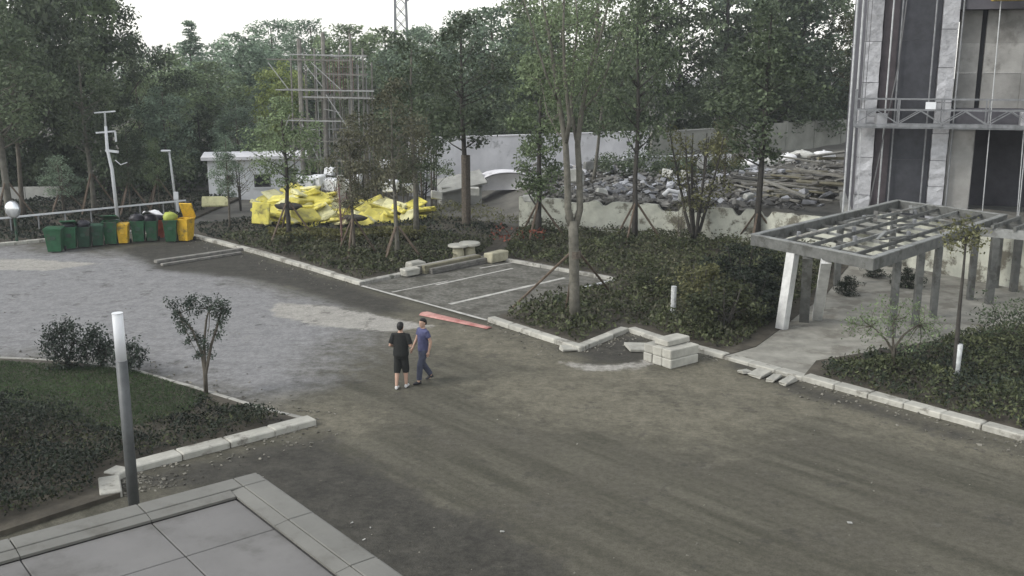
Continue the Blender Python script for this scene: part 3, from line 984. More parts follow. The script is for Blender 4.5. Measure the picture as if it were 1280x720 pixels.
for k in range(9):                                   # loose boards and rails left lying on the frame
    f, g_ = rnd.uniform(.06, .8), rnd.uniform(.1, .8)
    p = A_ + u_ * (LU * f) + w_ * (LW * g_) + zt * (.155 + .012 * k)
    dr = (u_ * rnd.uniform(.6, 1) + w_ * rnd.uniform(-.5, .5)).normalized()
    q = p + dr * rnd.uniform(1.2, 2.6)
    pb('loose_rail', p, q + zt * rnd.uniform(-.04, .06), rnd.uniform(.06, .2), .04, (PERG_L, TIMBER, PERG)[k % 3])
# lower wing of the pergola at the right edge
W0 = C_ - u_ * 3.4
e2 = Vector((0.80, -0.60, 0))
wing = thing('pergola', 'lower pale pergola wing at the right edge with cut white beam ends', 'pergola', (W0.x, W0.y, 0))
for k, off in enumerate((0.25, 1.6, 2.9)):
    s = W0 + u_ * off + e2 * 0.2 - zt * 0.05
    MB().bar(s - Vector((W0.x, W0.y, 0)), s + e2 * 5.0 - Vector((W0.x, W0.y, 0)), 0.14, 0.3).build('beam', PERG_L if k == 0 else PERG, wing)
for off, k in ((0.25, 0.7), (0.25, 3.2), (2.9, 0.7), (2.9, 3.2)):
    s = W0 + u_ * off + e2 * k
    MB().bar((s.x - W0.x, s.y - W0.y, 0.08), (s.x - W0.x, s.y - W0.y, 2.4), 0.22, 0.22).build('post', PERG, wing)
for k in (0.6, 1.3, 2.0, 2.7, 3.4, 4.1):
    s = W0 + u_ * 0.1 + e2 * k + zt * 0.16
    MB().bar(s - Vector((W0.x, W0.y, 0)), s + u_ * 3.0 - Vector((W0.x, W0.y, 0)), 0.1, 0.12).build('cross_bar', PERG_L if k == 2.0 else PERG, wing)

# ------------------------------------------------------------------ white hut, scaffold, poles on the left
hp = at(262, 250, 62)
hut = thing('hut', 'small white flat roofed hut behind the bins, partly under trees', 'hut', (hp.x, hp.y, 0), R(14))
HW, HD, HH = 5.9, 3.6, 2.45
def hb(name, m, x0, x1, y0, y1, z0, z1, parent=hut):
    return MB().box(((x0 + x1) / 2, (y0 + y1) / 2, (z0 + z1) / 2), (x1 - x0, y1 - y0, z1 - z0)).build(name, m, parent)
hb('wall', WHITE, 0, HW, 0, HD, -0.2, HH)
hb('roof', LAVENDER, -0.35, HW + 0.3, -0.45, HD + 0.3, HH + 0.003, HH + 0.2)
w = hb('window', GAP, 2.75, 3.75, -0.03, 0.1, 0.7, 1.5)
hb('sill', WHITE, 2.65, 3.85, -0.08, -0.032, 0.62, 0.69, w)
hb('pane', DARK, 2.85, 3.65, -0.045, -0.034, 0.78, 1.42, w)
w = hb('door', STEEL_D, 4.6, 5.3, -0.03, 0.1, 0.0, 1.85)
hb('handle', GALV, 4.68, 4.74, -0.07, -0.033, 0.9, 1.05, w)
w = hb('window', GAP, 1.0, 1.5, -0.03, 0.1, 0.9, 1.5)
hb('pane', DARK, 1.05, 1.45, -0.045, -0.034, 0.95, 1.45, w)

sp_ = at(378, 240, 60)
scf = thing('scaffold', 'tall pole scaffold with red boarding rising behind the yellow heap', 'scaffold', (sp_.x, sp_.y, 0), R(6))
def sx(px): return (px - 378) / F * 60.5
def sz(py): return at(400, py, 60).z
for px, r_, top, y in ((380, 0.14, 48, 0), (408, 0.12, 40, 0.3), (441, 0.08, 42, 0.1), (455, 0.06, 60, 0.5), (425, 0.06, 60, 1.6), (395, 0.06, 60, 1.6), (368, 0.05, 70, 0.6), (465, 0.05, 78, 1.4)):
    MB().tube([(sx(px), y, -0.2), (sx(px) + 0.1, y, sz(top))], r_, 7).build('pole', SCAF, scf)
for py, x0, x1, m in ((68, 370, 462, SCAF_W), (74, 343, 440, SCAF), (112, 352, 470, SCAF_W), (121, 384, 470, SCAF_W), (150, 358, 440, SCAF_W), (176, 375, 470, SCAF), (200, 365, 460, SCAF), (92, 392, 462, SCAF)):
    MB().bar((sx(x0), -0.2, sz(py)), (sx(x1), -0.15, sz(py + 2)), 0.07, 0.07).build('ledger', m, scf)
    MB().bar((sx(x0) + 0.3, 1.6, sz(py)), (sx(x1), 1.65, sz(py + 1)), 0.08, 0.08).build('ledger', SCAF, scf)
for (ax, ay), (bx_, by_) in (((345, 78), (368, 112)), ((368, 142), (352, 185)), ((388, 80), (408, 108)), ((412, 118), (440, 165)), ((382, 155), (400, 200)), ((396, 78), (430, 112))):
    MB().bar((sx(ax), -0.35, sz(ay)), (sx(bx_), -0.3, sz(by_)), 0.05, 0.05).build('brace', SCAF_W, scf)
for k in range(34):                                  # thin uprights and short ties
    px = rnd.uniform(384, 470); y_ = rnd.uniform(-.1, 2.0); t_ = rnd.uniform(58, 130)
    MB().tube([(sx(px), y_, 0), (sx(px) + rnd.uniform(-.15, .15), y_, sz(t_))], rnd.uniform(.022, .04), 5).build('pole', SCAF if k % 3 else SCAF_W, scf)
for k in range(20):
    px = rnd.uniform(380, 440); py = rnd.uniform(66, 215); y_ = rnd.uniform(-.2, 1.6)
    MB().bar((sx(px), y_, sz(py)), (sx(px + rnd.uniform(15, 40)), y_, sz(py + rnd.uniform(-5, 6))), .045, .045).build('tie', SCAF if k % 2 else SCAF_W, scf)
for k in range(16):
    px = 413 + k * 3.1
    t0 = 72 + rnd.uniform(-3, 3)
    MB().bar((sx(px), 0.9, sz(116 + rnd.uniform(-2, 2))), (sx(px), 0.9, sz(t0)), 0.11, 0.03).build('board', BRICK_R if k < 11 else TIMBER, scf)
for k in range(14):
    px = 386 + k * 6
    MB().bar((sx(px), 0.2, sz(124)), (sx(px + 4), 1.2, sz(124.5)), 0.22, 0.05).build('deck_board', TIMBER_L, scf)

mv = at(504, 150, 140)
mast = thing('lattice_mast', 'far lattice mast poking above the trees into the sky', 'mast', (mv.x, 140, 0))
mt_ = at(504, -25, 140).z
for sx_, sy_ in ((-1, -1), (1, -1), (1, 1), (-1, 1)):
    MB().tube([(sx_ * 1.0, sy_ * 1.0, 0), (sx_ * .7, sy_ * .7, mt_)], .1, 5).build('leg', STEEL_D, mast)
for k in range(12):
    z0_, z1_ = mt_ * k / 12, mt_ * (k + 1) / 12
    for sy_ in (-1, 1):
        MB().bar((-.95 + .3 * k / 12, sy_ * .85, z0_), (.95 - .3 * k / 12, sy_ * .85, z1_), .08, .08).build('lattice_bar', STEEL_D, mast)
        MB().bar((.95 - .3 * k / 12, sy_ * .85, z0_ + .02), (-.95 + .3 * k / 12, sy_ * .85, z1_), .08, .08).build('lattice_bar', STEEL_D, mast)
for z_, w_m in ((.97, 1.1), (.90, .9)):
    MB().cbox((w_m, 0, mt_ * z_), (.5, .5, 1.6), .1).build('antenna', GALV, mast)

# bamboo-like bare thicket right of the scaffold
th = thing('bare_thicket', 'thicket of thin bare upright stems right of the scaffold', 'thicket', at(480, 240, 57).xy.to_3d())
for k in range(70):
    x = rnd.uniform(-2.6, 3.0)
    y = rnd.uniform(-1.5, 1.5)
    h_ = rnd.uniform(2.5, 5.0)
    lx = rnd.uniform(-.35, .35)
    MB().tube([(x, y, 0), (x + lx * .4, y, h_ * .5), (x + lx, y + rnd.uniform(-.2, .2), h_)], [0.035, 0.028, 0.012], 4).build('stem', BARK if k % 3 else BARK_G, th)

# electricity pole
up = at(146, 266, 51.5); up.z = 0
pole = thing('utility_pole', 'leaning pale utility pole with crossarms behind the bins', 'utility pole', up)
def upz(px, py): 
    v = at(px, py, 51.5)
    return Vector((v.x - up.x, 0, v.z))
MB().tube([upz(148, 282), upz(140, 212), upz(134, 186), upz(132, 158)], [0.10, 0.09, 0.085, 0.075], 8).build('shaft', WHITE, pole, True)
MB().bar(upz(120, 166), upz(144, 164), 0.08, 0.08).build('crossarm', WHITE, pole)
MB().bar(upz(118, 141), upz(144, 139), 0.06, 0.07).build('crossarm', WHITE, pole)
MB().tube([upz(132, 158), upz(131, 140)], 0.05, 6).build('mast', GALV, pole)
MB().tube([upz(144, 165), upz(145, 177)], 0.05, 6).build('insulator', WHITE, pole)
MB().bar(upz(132, 188), upz(148, 190), 0.1, 0.12).build('bracket', WHITE, pole)
MB().tube([upz(144, 200), upz(151, 206), upz(159, 203)], 0.025, 5).build('wire', WHITE, pole)

def park_lamp(px, py, top, D, label):
    b = at(px, py, D); b.z = 0
    z = at(px, top, D).z
    t = thing('street_lamp', label, 'street lamp', b)
    MB().tube([(0, 0, 0), (-0.1, 0, z * 0.5), (-0.2, 0, z)], [0.08, 0.07, 0.055], 8).build('post', GALV, t, True)
    MB().cbox((-0.38, 0, z + 0.02), (0.5, 0.22, 0.1), 0.03).build('lamp_head', WHITE, t)
    MB().cbox((0.03, -0.1, z * 0.33), (0.26, 0.1, 0.44), 0.02).build('sign_box', WHITE, t)
    MB().tube([(0.05, 0, 0), (0.03, 0, z * 0.28)], 0.085, 8).build('sleeve', WHITE, t)
    return t
park_lamp(222, 272, 189, 54.5, 'slim street lamp with a white box behind the yellow bin')

# rail along the far bed
ra, rb2 = at(-60, 283, 46.2), at(232, 251, 54.4)
fence = thing('rail_fence', 'low white single rail fence behind the bins', 'fence', (ra.x, ra.y, 0))
fd = Vector((rb2.x - ra.x, rb2.y - ra.y, 0))
nf = 9
for k in range(nf):
    p = fd * (k / nf)
    q = fd * ((k + 1) / nf)
    MB().bar(p + Vector((0, 0, 0.94)), q + Vector((0, 0, 0.94)), 0.08, 0.08).build('rail', WHITE, fence)
for k in range(nf + 1):
    MB().bar(fd * (k / nf), fd * (k / nf) + Vector((0, 0, 0.9)), 0.06, 0.06).build('post', STEEL_D, fence)

# round convex mirror on its post
mp_ = at(19, 300, 45.8); mp_.z = 0
mir = thing('traffic_mirror', 'round silvery convex mirror on a short dark post at the left edge', 'mirror', mp_, R(-12))
mz = at(19, 262, 45.8).z
MB().tube([(0, 0.12, 0), (0, 0.12, mz + 0.1)], 0.06, 8).build('post', BIN_GD, mir)
rings = []
for k in range(9):
    t = k / 8
    r_ = 0.39 * math.cos(t * math.pi / 2 * 0.97)
    rings.append(((0, 0.03 - 0.17 * math.sin(t * math.pi / 2), mz), max(r_, 0.012), max(r_, 0.012), (0, -1, 0)))
MB().loft(rings, 24).build('mirror_face', MIRROR, mir, True)
MB().loft([((0, 0.10, mz), 0.30, 0.30, (0, -1, 0)), ((0, 0.07, mz), 0.41, 0.41, (0, -1, 0)), ((0, 0.028, mz), 0.41, 0.41, (0, -1, 0))], 24).build('rim', STEEL_D, mir)

# ------------------------------------------------------------------ wheelie bins
def bin_(px0, px1, py, hgt, m, label, lid='shut', rz=0.15, D=None):
    p = G((px0 + px1) / 2, py)
    wpx = (px1 - px0) / F * (p.y * CP + H * SP)
    W = min(0.74, max(0.42, wpx * 0.93)); Dp = W * 1.12
    p = p + Vector((0, Dp / 2, 0)) + Vector((0, 0, 0.004))
    t = thing('wheelie_bin', label, 'bin', p, rz, 'rubbish bins in a row at the back of the forecourt')
    h0, h1 = 0.06, hgt * 0.93
    def ring(f, z, e=0.0):
        return [(-W / 2 * f - e, -Dp / 2 * f - e, z), (W / 2 * f + e, -Dp / 2 * f - e, z), (W / 2 * f + e, Dp / 2 * f + e, z), (-W / 2 * f - e, Dp / 2 * f + e, z)]
    b = MB()
    V = ring(0.74, h0) + ring(0.97, h1) + ring(1.0, h1, 0.02) + ring(1.0, h1 + 0.05, 0.02) + ring(0.93, h1 + 0.05) + ring(0.72, h0 + 0.08)
    Fs = [(3, 2, 1, 0)]
    for k in range(5):
        for q in range(4):
            Fs.append((4 * k + q, 4 * k + (q + 1) % 4, 4 * k + 4 + (q + 1) % 4, 4 * k + 4 + q))
    Fs.append((20, 21, 22, 23))
    b.add(V, Fs)
    b.build('body', m, t)
    if lid == 'shut':
        l = MB()
        V = ring(1.0, h1 + 0.055, 0.03) + ring(1.0, h1 + 0.085, 0.03) + ring(0.7, hgt + 0.05)
        Fs = [(3, 2, 1, 0)] + [(4 * k + q, 4 * k + (q + 1) % 4, 4 * k + 4 + (q + 1) % 4, 4 * k + 4 + q) for k in range(2) for q in range(4)] + [(8, 9, 10, 11)]
        l.add(V, Fs).build('lid', m, t)
    elif lid in ('ajar', 'open', 'back'):
        ang = {'ajar': 0.32, 'open': 1.15, 'back': 2.0}[lid]
        l = MB().cbox((0, -Dp / 2, 0.03), (W + 0.05, Dp + 0.05, 0.06), 0.025)
        l.build('lid', m, t, False, (0, Dp / 2 + 0.03, h1 + 0.07), (-ang, 0, 0))
    for s in (-1, 1):
        MB().tube([(s * W * 0.42, Dp * 0.36, 0.1), (s * (W * 0.42 + 0.06), Dp * 0.36, 0.1)], 0.1, 12).build('wheel', RUBBER, t)
    hdl = MB().tube([(-W * 0.36, Dp / 2 + 0.08, h1 - 0.02), (W * 0.36, Dp / 2 + 0.08, h1 - 0.02)], 0.018, 6).build('handle', m, t)
    for s in (-1, 1):
        MB().bar((s * W * 0.36, Dp / 2 * 0.95, h1 - 0.02), (s * W * 0.36, Dp / 2 + 0.1, h1 - 0.02), 0.03, 0.04).build('handle_arm', m, hdl)
    MB().box((0, -Dp / 2 * 0.92, hgt * 0.62), (W * 0.34, 0.012, 0.16), (-0.11, 0, 0)).build('badge', BIN_GD if m is BIN_G else m, t)
    return t, p, W, Dp, h1
BINS = [
    (54, 76, 317, 1.08, BIN_G, 'leftmost green wheelie bin with its lid shut', 'shut', 0.2),
    (75, 94, 313, 1.06, BIN_G, 'green wheelie bin second from the left, lid half open', 'ajar', 0.25),
    (94, 112, 311, 1.0, BIN_GD, 'darker green wheelie bin third from the left, heaped with black bags', 'none', 0.2),
    (112, 128, 309, 0.98, BIN_GD, 'small dark green wheelie bin fourth from the left', 'shut', 0.3),
    (127, 146, 307, 1.12, BIN_G, 'tall green wheelie bin just left of the first yellow bin, lid ajar', 'ajar', 0.2),
    (145, 160, 306, 0.94, BIN_Y, 'small yellow wheelie bin in the middle of the row', 'shut', 0.15),
    (162, 180, 304, 1.05, BIN_G, 'green wheelie bin just right of the small yellow bin, black bags on top', 'none', 0.2),
    (180, 196, 303, 1.02, BIN_G, 'green wheelie bin left of the red bin, white sheet on top', 'none', 0.2),
    (194, 204, 299, 0.92, BIN_R, 'narrow red bin squeezed between two green bins', 'none', 0.2),
    (203, 221, 304, 1.1, BIN_G, 'rightmost green wheelie bin beside the big yellow bin', 'none', 0.15),
    (221, 239, 303, 1.12, BIN_Y, 'big yellow wheelie bin at the right end, lid thrown open', 'open', -0.25),
]
placed = []
for b in BINS:
    placed.append(bin_(*b))
def bag(name, label, cat, c, r, m, group=None, seed=1):
    rr = random.Random(seed)
    b = MB()
    rings = []
    for k in range(9):
        t = -math.pi / 2 + math.pi * (0.04 + 0.92 * k / 8)
        rings.append(((rr.uniform(-.04, .04) * r[0], rr.uniform(-.04, .04) * r[1], r[2] * (1 + math.sin(t))), r[0] * math.cos(t) ** 0.7 * rr.uniform(.85, 1.1), r[1] * math.cos(t) ** 0.7 * rr.uniform(.85, 1.1)))
    b.loft(rings, 11)
    b.v = [(x + rr.uniform(-.03, .03), y + rr.uniform(-.03, .03), z + rr.uniform(-.02, .02)) for x, y, z in b.v]
    b.add([(-.06, 0, r[2] * 1.9), (.06, .02, r[2] * 1.9), (.1, 0, r[2] * 2.25), (-.08, .04, r[2] * 2.3)], [(0, 1, 2, 3)])
    o = b.build(name, m, None, True, c, (0, 0, rr.uniform(0, 3)))
    return tag(o, label, cat, group)
gb = 'rubbish bags on the bins'
for i, dx, label, m, r_, sd_ in ((1, 0.0, 'black rubbish bag under the half open lid of the second bin', BAG_K, (.27, .28, .16), 3),
                               (2, 0.0, 'black rubbish bag heaped on the third bin', BAG_K, (.30, .32, .22), 4),
                               (6, -0.05, 'black rubbish bag on the green bin right of the small yellow one', BAG_K, (.33, .34, .24), 5),
                               (7, -0.05, 'black rubbish bag on the green bin left of the red bin', BAG_K, (.30, .34, .24), 6),
                               (8, 0.0, 'dark rubbish bag bulging from the narrow red bin', BAG_K, (.2, .26, .2), 7),
                               (9, 0.0, 'lime green and dark bag on the rightmost green bin', BAG_G, (.28, .32, .26), 8)):
    t, p, W, Dp, h1 = placed[i]
    bag('rubbish_bag', label, 'rubbish bag', (p.x + dx, p.y, h1 - 0.12), r_, m, gb, sd_)
t, p, W, Dp, h1 = placed[7]
shm = MB()
V, Fs = [], []
for i in range(6):
    for j in range(5):
        V.append((-0.5 + i * 0.2, -0.3 + j * 0.15, 0.06 * math.sin(i * 1.7 + j) + (0.05 if i in (1, 2, 3) else -0.03)))
for i in range(5):
    for j in range(4):
        Fs.append((i * 5 + j, i * 5 + j + 5, i * 5 + j + 6, i * 5 + j + 1))
n0 = len(V)
V += [(x, y, z - 0.025) for x, y, z in V]
Fs += [tuple(n0 + q for q in f[::-1]) for f in Fs]
shm.add(V, Fs)
tag(shm.build('foam_sheet', BAG_W, None, True, (p.x + 0.25, p.y - 0.1, h1 + 0.42), (0, 0.15, 0.1)), 'crumpled white foam sheet lying on bags over the bins', 'sheet')

# planks on the road by the bins
def plank(p, q, w, h, m, label, z=None, group=None, tilt=0.0, cat='plank', name='plank'):
    p, q = Vector(p), Vector(q)
    d = q - p
    o = MB().cbox((0, 0, 0), (d.length, w, h), min(0.012, h * 0.3)).build(name, m, None, False, (p + q) / 2, None)
    o.rotation_euler = (tilt, -math.asin(max(-1, min(1, d.z / d.length))), math.atan2(d.y, d.x))
    return tag(o, label, cat, group)
plank(G(194, 327, .07), G(305, 311, .07), 0.26, 0.12, TIMBER, 'long grey plank lying on the road by the bins, the far one')
plank(G(202, 331, .06), G(301, 316, .06), 0.20, 0.10, TIMBER, 'long grey plank lying on the road by the bins, the near one')

# ------------------------------------------------------------------ heap of yellow covers behind the hedge
hc = at(425, 275, 53)
gy = 'yellow sheets and sacks in the heap'
PIL = []
for s in range(6):
    rr = random.Random(100 + s)
    b = MB().cbox((0, 0, 0), (1.2, 0.85, 0.2), 0.05, jit=0.08, r=rr)
    me = b.mesh('yellow_sack', False)
    me.materials.append(YEL if s % 3 else YEL_P)
    PIL.append(me)
def heap_h(px):
    return 0.35 + 1.05 * math.exp(-((px - 378) / 48) ** 2) + 0.35 * math.exp(-((px - 500) / 40) ** 2)
k = 0
for row, D in enumerate((51.2, 52.2, 53.2, 54.2, 55.2)):
    for px in range(330, 528, 15):
        if rnd.random() < (0.07 if px < 432 else 0.3): continue
        pxx = px + rnd.uniform(-6, 6)
        top = heap_h(pxx) * (0.45 + 0.16 * row)
        v = at(pxx, 275, D)
        for lay in range(2):
            zz = top - lay * 0.27
            if zz < 0.1: continue
            o = link('yellow_sack', PIL[k % 6])
            k += 1
            o.location = (v.x, v.y + rnd.uniform(-.2, .2), zz)
            o.rotation_euler = (rnd.uniform(-.3, .6), rnd.uniform(-.4, .4), rnd.uniform(-1.2, 1.2))
            s = rnd.uniform(0.75, 1.15)
            o.scale = (s, s, rnd.uniform(.7, 1.2))
            tag(o, 'yellow sack piled in the heap behind the hedge', 'sack', gy)
v = at(327, 262, 51.0)
tag(MB().cbox((0, 0, 0.62), (0.95, 0.14, 1.1), 0.03).build('yellow_board', YEL, None, False, (v.x, v.y - .4, 0.15), (-0.12, 0.05, -0.2)), 'upright yellow board at the left end of the yellow heap', 'board')
v = at(268, 245, 56)
tag(MB().cbox((0, 0, 0.35), (1.5, 0.16, 0.62), 0.05, jit=.03).build('yellow_board', YEL_P, None, False, (v.x, v.y, 0.35), (-0.5, 0.0, 0.1)), 'pale yellow board in front of the white hut', 'board')
WB = ['white block just right of the hut, leftmost behind the yellow heap', 'white block second from the hut behind the yellow heap', 'small white block raised beside the scaffold foot', 'white block left of the concrete pillar', 'small white block right of the concrete pillar',
      'small white block up in the bare thicket', 'white block at the foot of the bare thicket', 'white block at the right end behind the yellow heap', 'white block directly behind the concrete pillar']
# white lumps of broken board behind the heap
for i, (px, py, D, s) in enumerate(((383, 228, 57, .8), (398, 226, 57, .7), (412, 214, 57.5, .5), (415, 230, 56.8, .8), (447, 222, 57, .45), (482, 205, 56, .5), (489, 232, 55, .7), (512, 235, 55.5, .55), (430, 232, 56, .7))):
    v = at(px, py, D)
    tag(MB().cbox((0, 0, s * .45), (s * 1.3, s * .7, s * .9), .06, jit=.06).build('white_block', WHITE, None, False, (v.x, v.y, max(0.02, v.z - s * .45)), (rnd.uniform(-.15, .15), 0, rnd.uniform(-1, 1))), WB[i], 'block')
for i, (px, h_) in enumerate(((427, 2.3),)):
    v = at(px, 240, 54.6)
    tag(MB().cbox((0, 0, h_ / 2), (0.42, 0.3, h_), .03).build('concrete_pillar', CONC, None, False, (v.x, v.y, 0), (0, 0, .3)), 'pale upright concrete pillar standing behind the yellow heap', 'pillar')

# ------------------------------------------------------------------ yard: rubble, timber, low shed roof
def chunk_heap(name, n, place, smin, smax, m, label, cat='rubble', seed=3):
    rr = random.Random(seed)
    b = MB()
    for _ in range(n):
        x, y, z = place(rr)
        s = rr.uniform(smin, smax)
        b.cbox((x, y, z), (s * rr.uniform(.7, 1.6), s * rr.uniform(.6, 1.1), s * rr.uniform(.12, .55)), s * .05, (rr.uniform(-.5, .5), rr.uniform(-.5, .5), rr.uniform(0, 3)), s * .12, rr)
    return tag(b.build(name, m), label, cat, None, 'stuff')
def yard_spot(x0, x1, y0, y1, lift=0.0, edge=0.6):
    def f(rr):
        while True:
            x, y = rr.uniform(x0, x1), rr.uniform(y0, y1)
            if inside(YARD, x, y):
                return x, y, gz(x, y) + rr.random() ** 2 * lift
    return f
chunk_heap('rubble', 2600, yard_spot(1, 14, 47.5, 66, .35), .08, .36, RUBBLE, 'grey brown rubble strewn over the building yard', seed=3)
chunk_heap('rubble', 1200, yard_spot(8, 22, 50, 74, .35), .08, .4, RUBBLE, 'broken rubble in the right half of the yard', seed=4)
chunk_heap('rubble', 420, yard_spot(1, 16, 49, 66, .45), .12, .55, RUBBLE_B, 'pale blue grey broken sheets lying among the rubble', seed=6)
def wall_top(rr):
    t = rr.uniform(0, 1)
    a, b = WALL[0], WALL[1]
    t = rr.choice((rr.gauss(.32, .07), rr.gauss(.42, .05), rr.uniform(0, 1)))
    t = min(max(t, 0.02), .98)
    return a[0] + (b[0] - a[0]) * t + .45, a[1] + (b[1] - a[1]) * t + rr.uniform(.2, .7), 1.45 + rr.uniform(-.1, .35)
chunk_heap('rubble', 420, wall_top, .1, .42, RUBBLE, 'rubble spilling over the top of the plaster retaining wall', seed=5)
for i, (px, py, D, s, lb) in enumerate(((716, 218, 52, .9, 'pale broken slab standing left of the forked tree'), (735, 205, 54, .5, 'small white broken block behind the forked tree'), (752, 240, 50.5, .5, 'pale stone on the rubble right of the forked tree'),
                                   (833, 215, 55, .5, 'pale block on the rubble left of the bare shrub'), (858, 216, 56, .45, 'white block on the rubble behind the bare shrub'), (935, 246, 50, .55, 'white lump by the yard tree left of the pergola'),
                                   (660, 247, 50, .4, 'small white stone above the wall by the columnar tree'), (878, 205, 60, .5, 'small white lump far back in the yard'),
                                   (545, 243, 54, .5, 'pale grey block left of the wrapped tree trunk'), (592, 238, 56, .5, 'pale grey block behind the wrapped tree trunk'))):
    v = at(px, py, D)
    z = gz(v.x, v.y)
    tag(MB().cbox((0, 0, s * .4), (s * 1.2, s * .5, s * .85), s * .08, jit=s * .1).build('stone_block', RUBBLE_P, None, False, (v.x, v.y, max(z, v.z - s * .5)), (rnd.uniform(-.3, .3), rnd.uniform(-.2, .2), rnd.uniform(-1, 1))), lb, 'stone block')
for i, (px, py, D, lb) in enumerate(((905, 192, 66, 'pale sack lying before the boundary wall, leftmost of the far row'), (938, 190, 67, 'pale sack by the slim yard tree in the far row'), (962, 189, 68, 'blue grey sack in the middle of the far row'), (985, 187, 69, 'white sack right of the middle in the far row'),
                                  (1003, 186, 70, 'white sack near the right end of the far row'), (1030, 186, 71, 'long pale sack at the right end of the far row'))):
    v = at(px, py, D)
    bag('sack', lb, 'sack', (v.x, v.y, gz(v.x, v.y)), (.75 + .1 * (i % 3), .5, .3), BAG_W if i % 2 else RUBBLE_P, None, 40 + i)
v0 = at(362, 258, 50.6)
bag('dark_bundle', 'dark bundle lying on the left part of the yellow heap', 'bundle', (v0.x, v0.y - .3, 1.0), (.8, .5, .17), BARK_D, None, 60)
v0 = at(444, 268, 50.4)
bag('dark_bundle', 'brownish bundle in the middle of the yellow heap front', 'bundle', (v0.x, v0.y - .2, .45), (.7, .4, .15), BARK_D, None, 61)
# white pipe on stones
v = at(848, 247, 50.0)
pp = thing('white_pipe', 'short pale pipe lying on a stub above the wall behind the bare shrub', 'pipe', (v.x, v.y, 1.3))
MB().tube([(-0.75, 0, .45), (-.5, 0, .72), (-.1, 0, .62), (.4, 0, .68), (.75, .1, .66)], [.13, .12, .1, .11, .13], 9).build('pipe', WHITE, pp, True)
MB().tube([(0.1, 0, 0), (.1, 0, .6)], .12, 8).build('stub', RUBBLE_P, pp)
# timber heap left of the building
gt = 'old timbers in the heap left of the building'
base = at(1005, 250, 52)
for k in range(80):
    px = rnd.uniform(950, 1066)
    f = (px - 950) / 115
    D = rnd.uniform(50.5, 57)
    v = at(px, 230, D)
    z = gz(v.x, v.y) + 0.1 + rnd.random() * (0.5 + 2.0 * f) * (0.4 + 0.6 * (D - 50.5) / 6.5)
    L_ = rnd.uniform(1.6, 4.2)
    a = rnd.choice((rnd.gauss(-.35, .25), rnd.gauss(-.35, .25), rnd.gauss(.7, .3)))
    d = Vector((math.cos(a), math.sin(a), rnd.uniform(-.16, .12))) * (L_ / 2)
    c = Vector((v.x, v.y, z))
    m = (TIMBER, TIMBER, TIMBER_L, TIMBER_Y)[k % 4]
    plank(c - d, c + d, rnd.uniform(.1, .32), rnd.uniform(.06, .14), m, 'old timber lying in the heap left of the building', group=gt, tilt=rnd.uniform(-.3, .3), cat='timber', name='timber')
for k, (a, b, h_) in enumerate((((951, 224), (1008, 246), .3), ((955, 243), (1000, 252), .25), ((955, 259), (1015, 262), .2))):
    p, q = at(*a, 51.5), at(*b, 50)
    plank(p, q, h_, .1, TIMBER_L, ('long pale beam slanting across the front of the timber heap', 'second pale beam below the slanting one on the timber heap', 'lowest pale beam at the foot of the timber heap')[k], cat='timber', name='timber')
# low shed with sloping pale roof in the middle distance
sv0 = at(575, 232, 60)
shed = thing('low_shed', 'low pale sloping shed roof left of the wrapped trunk', 'shed', (sv0.x, sv0.y, 0), R(12))
MB().box((0, 0, .55), (2.4, 1.4, 1.1)).build('wall', CONC, shed)
MB().box((0, -0.1, 1.35), (2.9, 2.0, 0.1), (0.3, -0.2, 0)).build('roof', CONC, shed)
arch = thing('sheet_cover', 'pale blue white arched sheet cover in front of the whitewashed wall', 'cover', at(632, 232, 61).xy.to_3d(), R(10))
arch.location.z = 0.9
V, Fs = [], []
for k in range(11):
    t = math.pi * (k / 10)
    x = -1.7 * math.cos(t)
    z = 1.0 * math.sin(t) ** .6
    V += [(x, -1.0, z), (x, 1.0, z)]
    if k: Fs.append((2 * k - 2, 2 * k - 1, 2 * k + 1, 2 * k))
nv = len(V)
V += [(x * .97, y, z - .05) for x, y, z in V]
Fs += [tuple(nv + q for q in f[::-1]) for f in Fs]
Fs.append(tuple(nv + 2 * k for k in range(11)))
ab = MB().add(V, Fs)
ab.build('sheet', LAVENDER, arch, True)

# ------------------------------------------------------------------ stones and oddments along the kerbs
gk = 'spare kerb stones stacked beside the road'
sc_ = G(838, 452); sa = math.atan2(0.62, 0.78)
def sloc(a, b, z):
    return (sc_.x + a * math.cos(sa) - b * math.sin(sa), sc_.y + a * math.sin(sa) + b * math.cos(sa), z)
STK = [(0, -.36, .13, 1.1, .34, .25, 'lowest front stone of the pale kerb stone stack'), (0, .0, .13, 1.1, .34, .25, 'lowest middle stone of the pale kerb stone stack'), (0.02, .36, .13, 1.1, .34, .25, 'lowest back stone of the pale kerb stone stack'),
       (.03, -.33, .385, 1.1, .34, .25, 'upper front stone of the pale kerb stone stack'), (.0, .04, .385, 1.06, .34, .25, 'upper middle stone of the pale kerb stone stack'), (.05, .4, .385, 1.1, .33, .25, 'upper back stone of the pale kerb stone stack'),
       (.12, .06, .60, .9, .5, .16, 'flat slab lying on top of the pale kerb stone stack')]
for a, b, z, l, w, h_, lb in STK:
    tag(MB().cbox((0, 0, 0), (l, w, h_), .02, jit=.008).build('kerb_block', STONE_P, None, False, sloc(a, b, z), (0, 0, sa + rnd.uniform(-.05, .05))), lb, 'kerb stone', gk)
LO = [(713, 438, .55, .4, .3, 'loose pale slab lying by the corner of the zigzag kerb'), (931, 467, .36, .26, .5, 'broken pale slab, leftmost of the loose slabs by the path'), (949, 470, .52, .40, .8, 'widest pale slab second from the left by the path'),
      (968, 475, .55, .22, .95, 'narrow pale slab, second from the right by the path'), (985, 479, .6, .22, .85, 'narrow pale slab, rightmost of the loose slabs by the path'),
      (800, 437, .8, .7, .2, 'flat pale slab lying left of the kerb stone stack')]
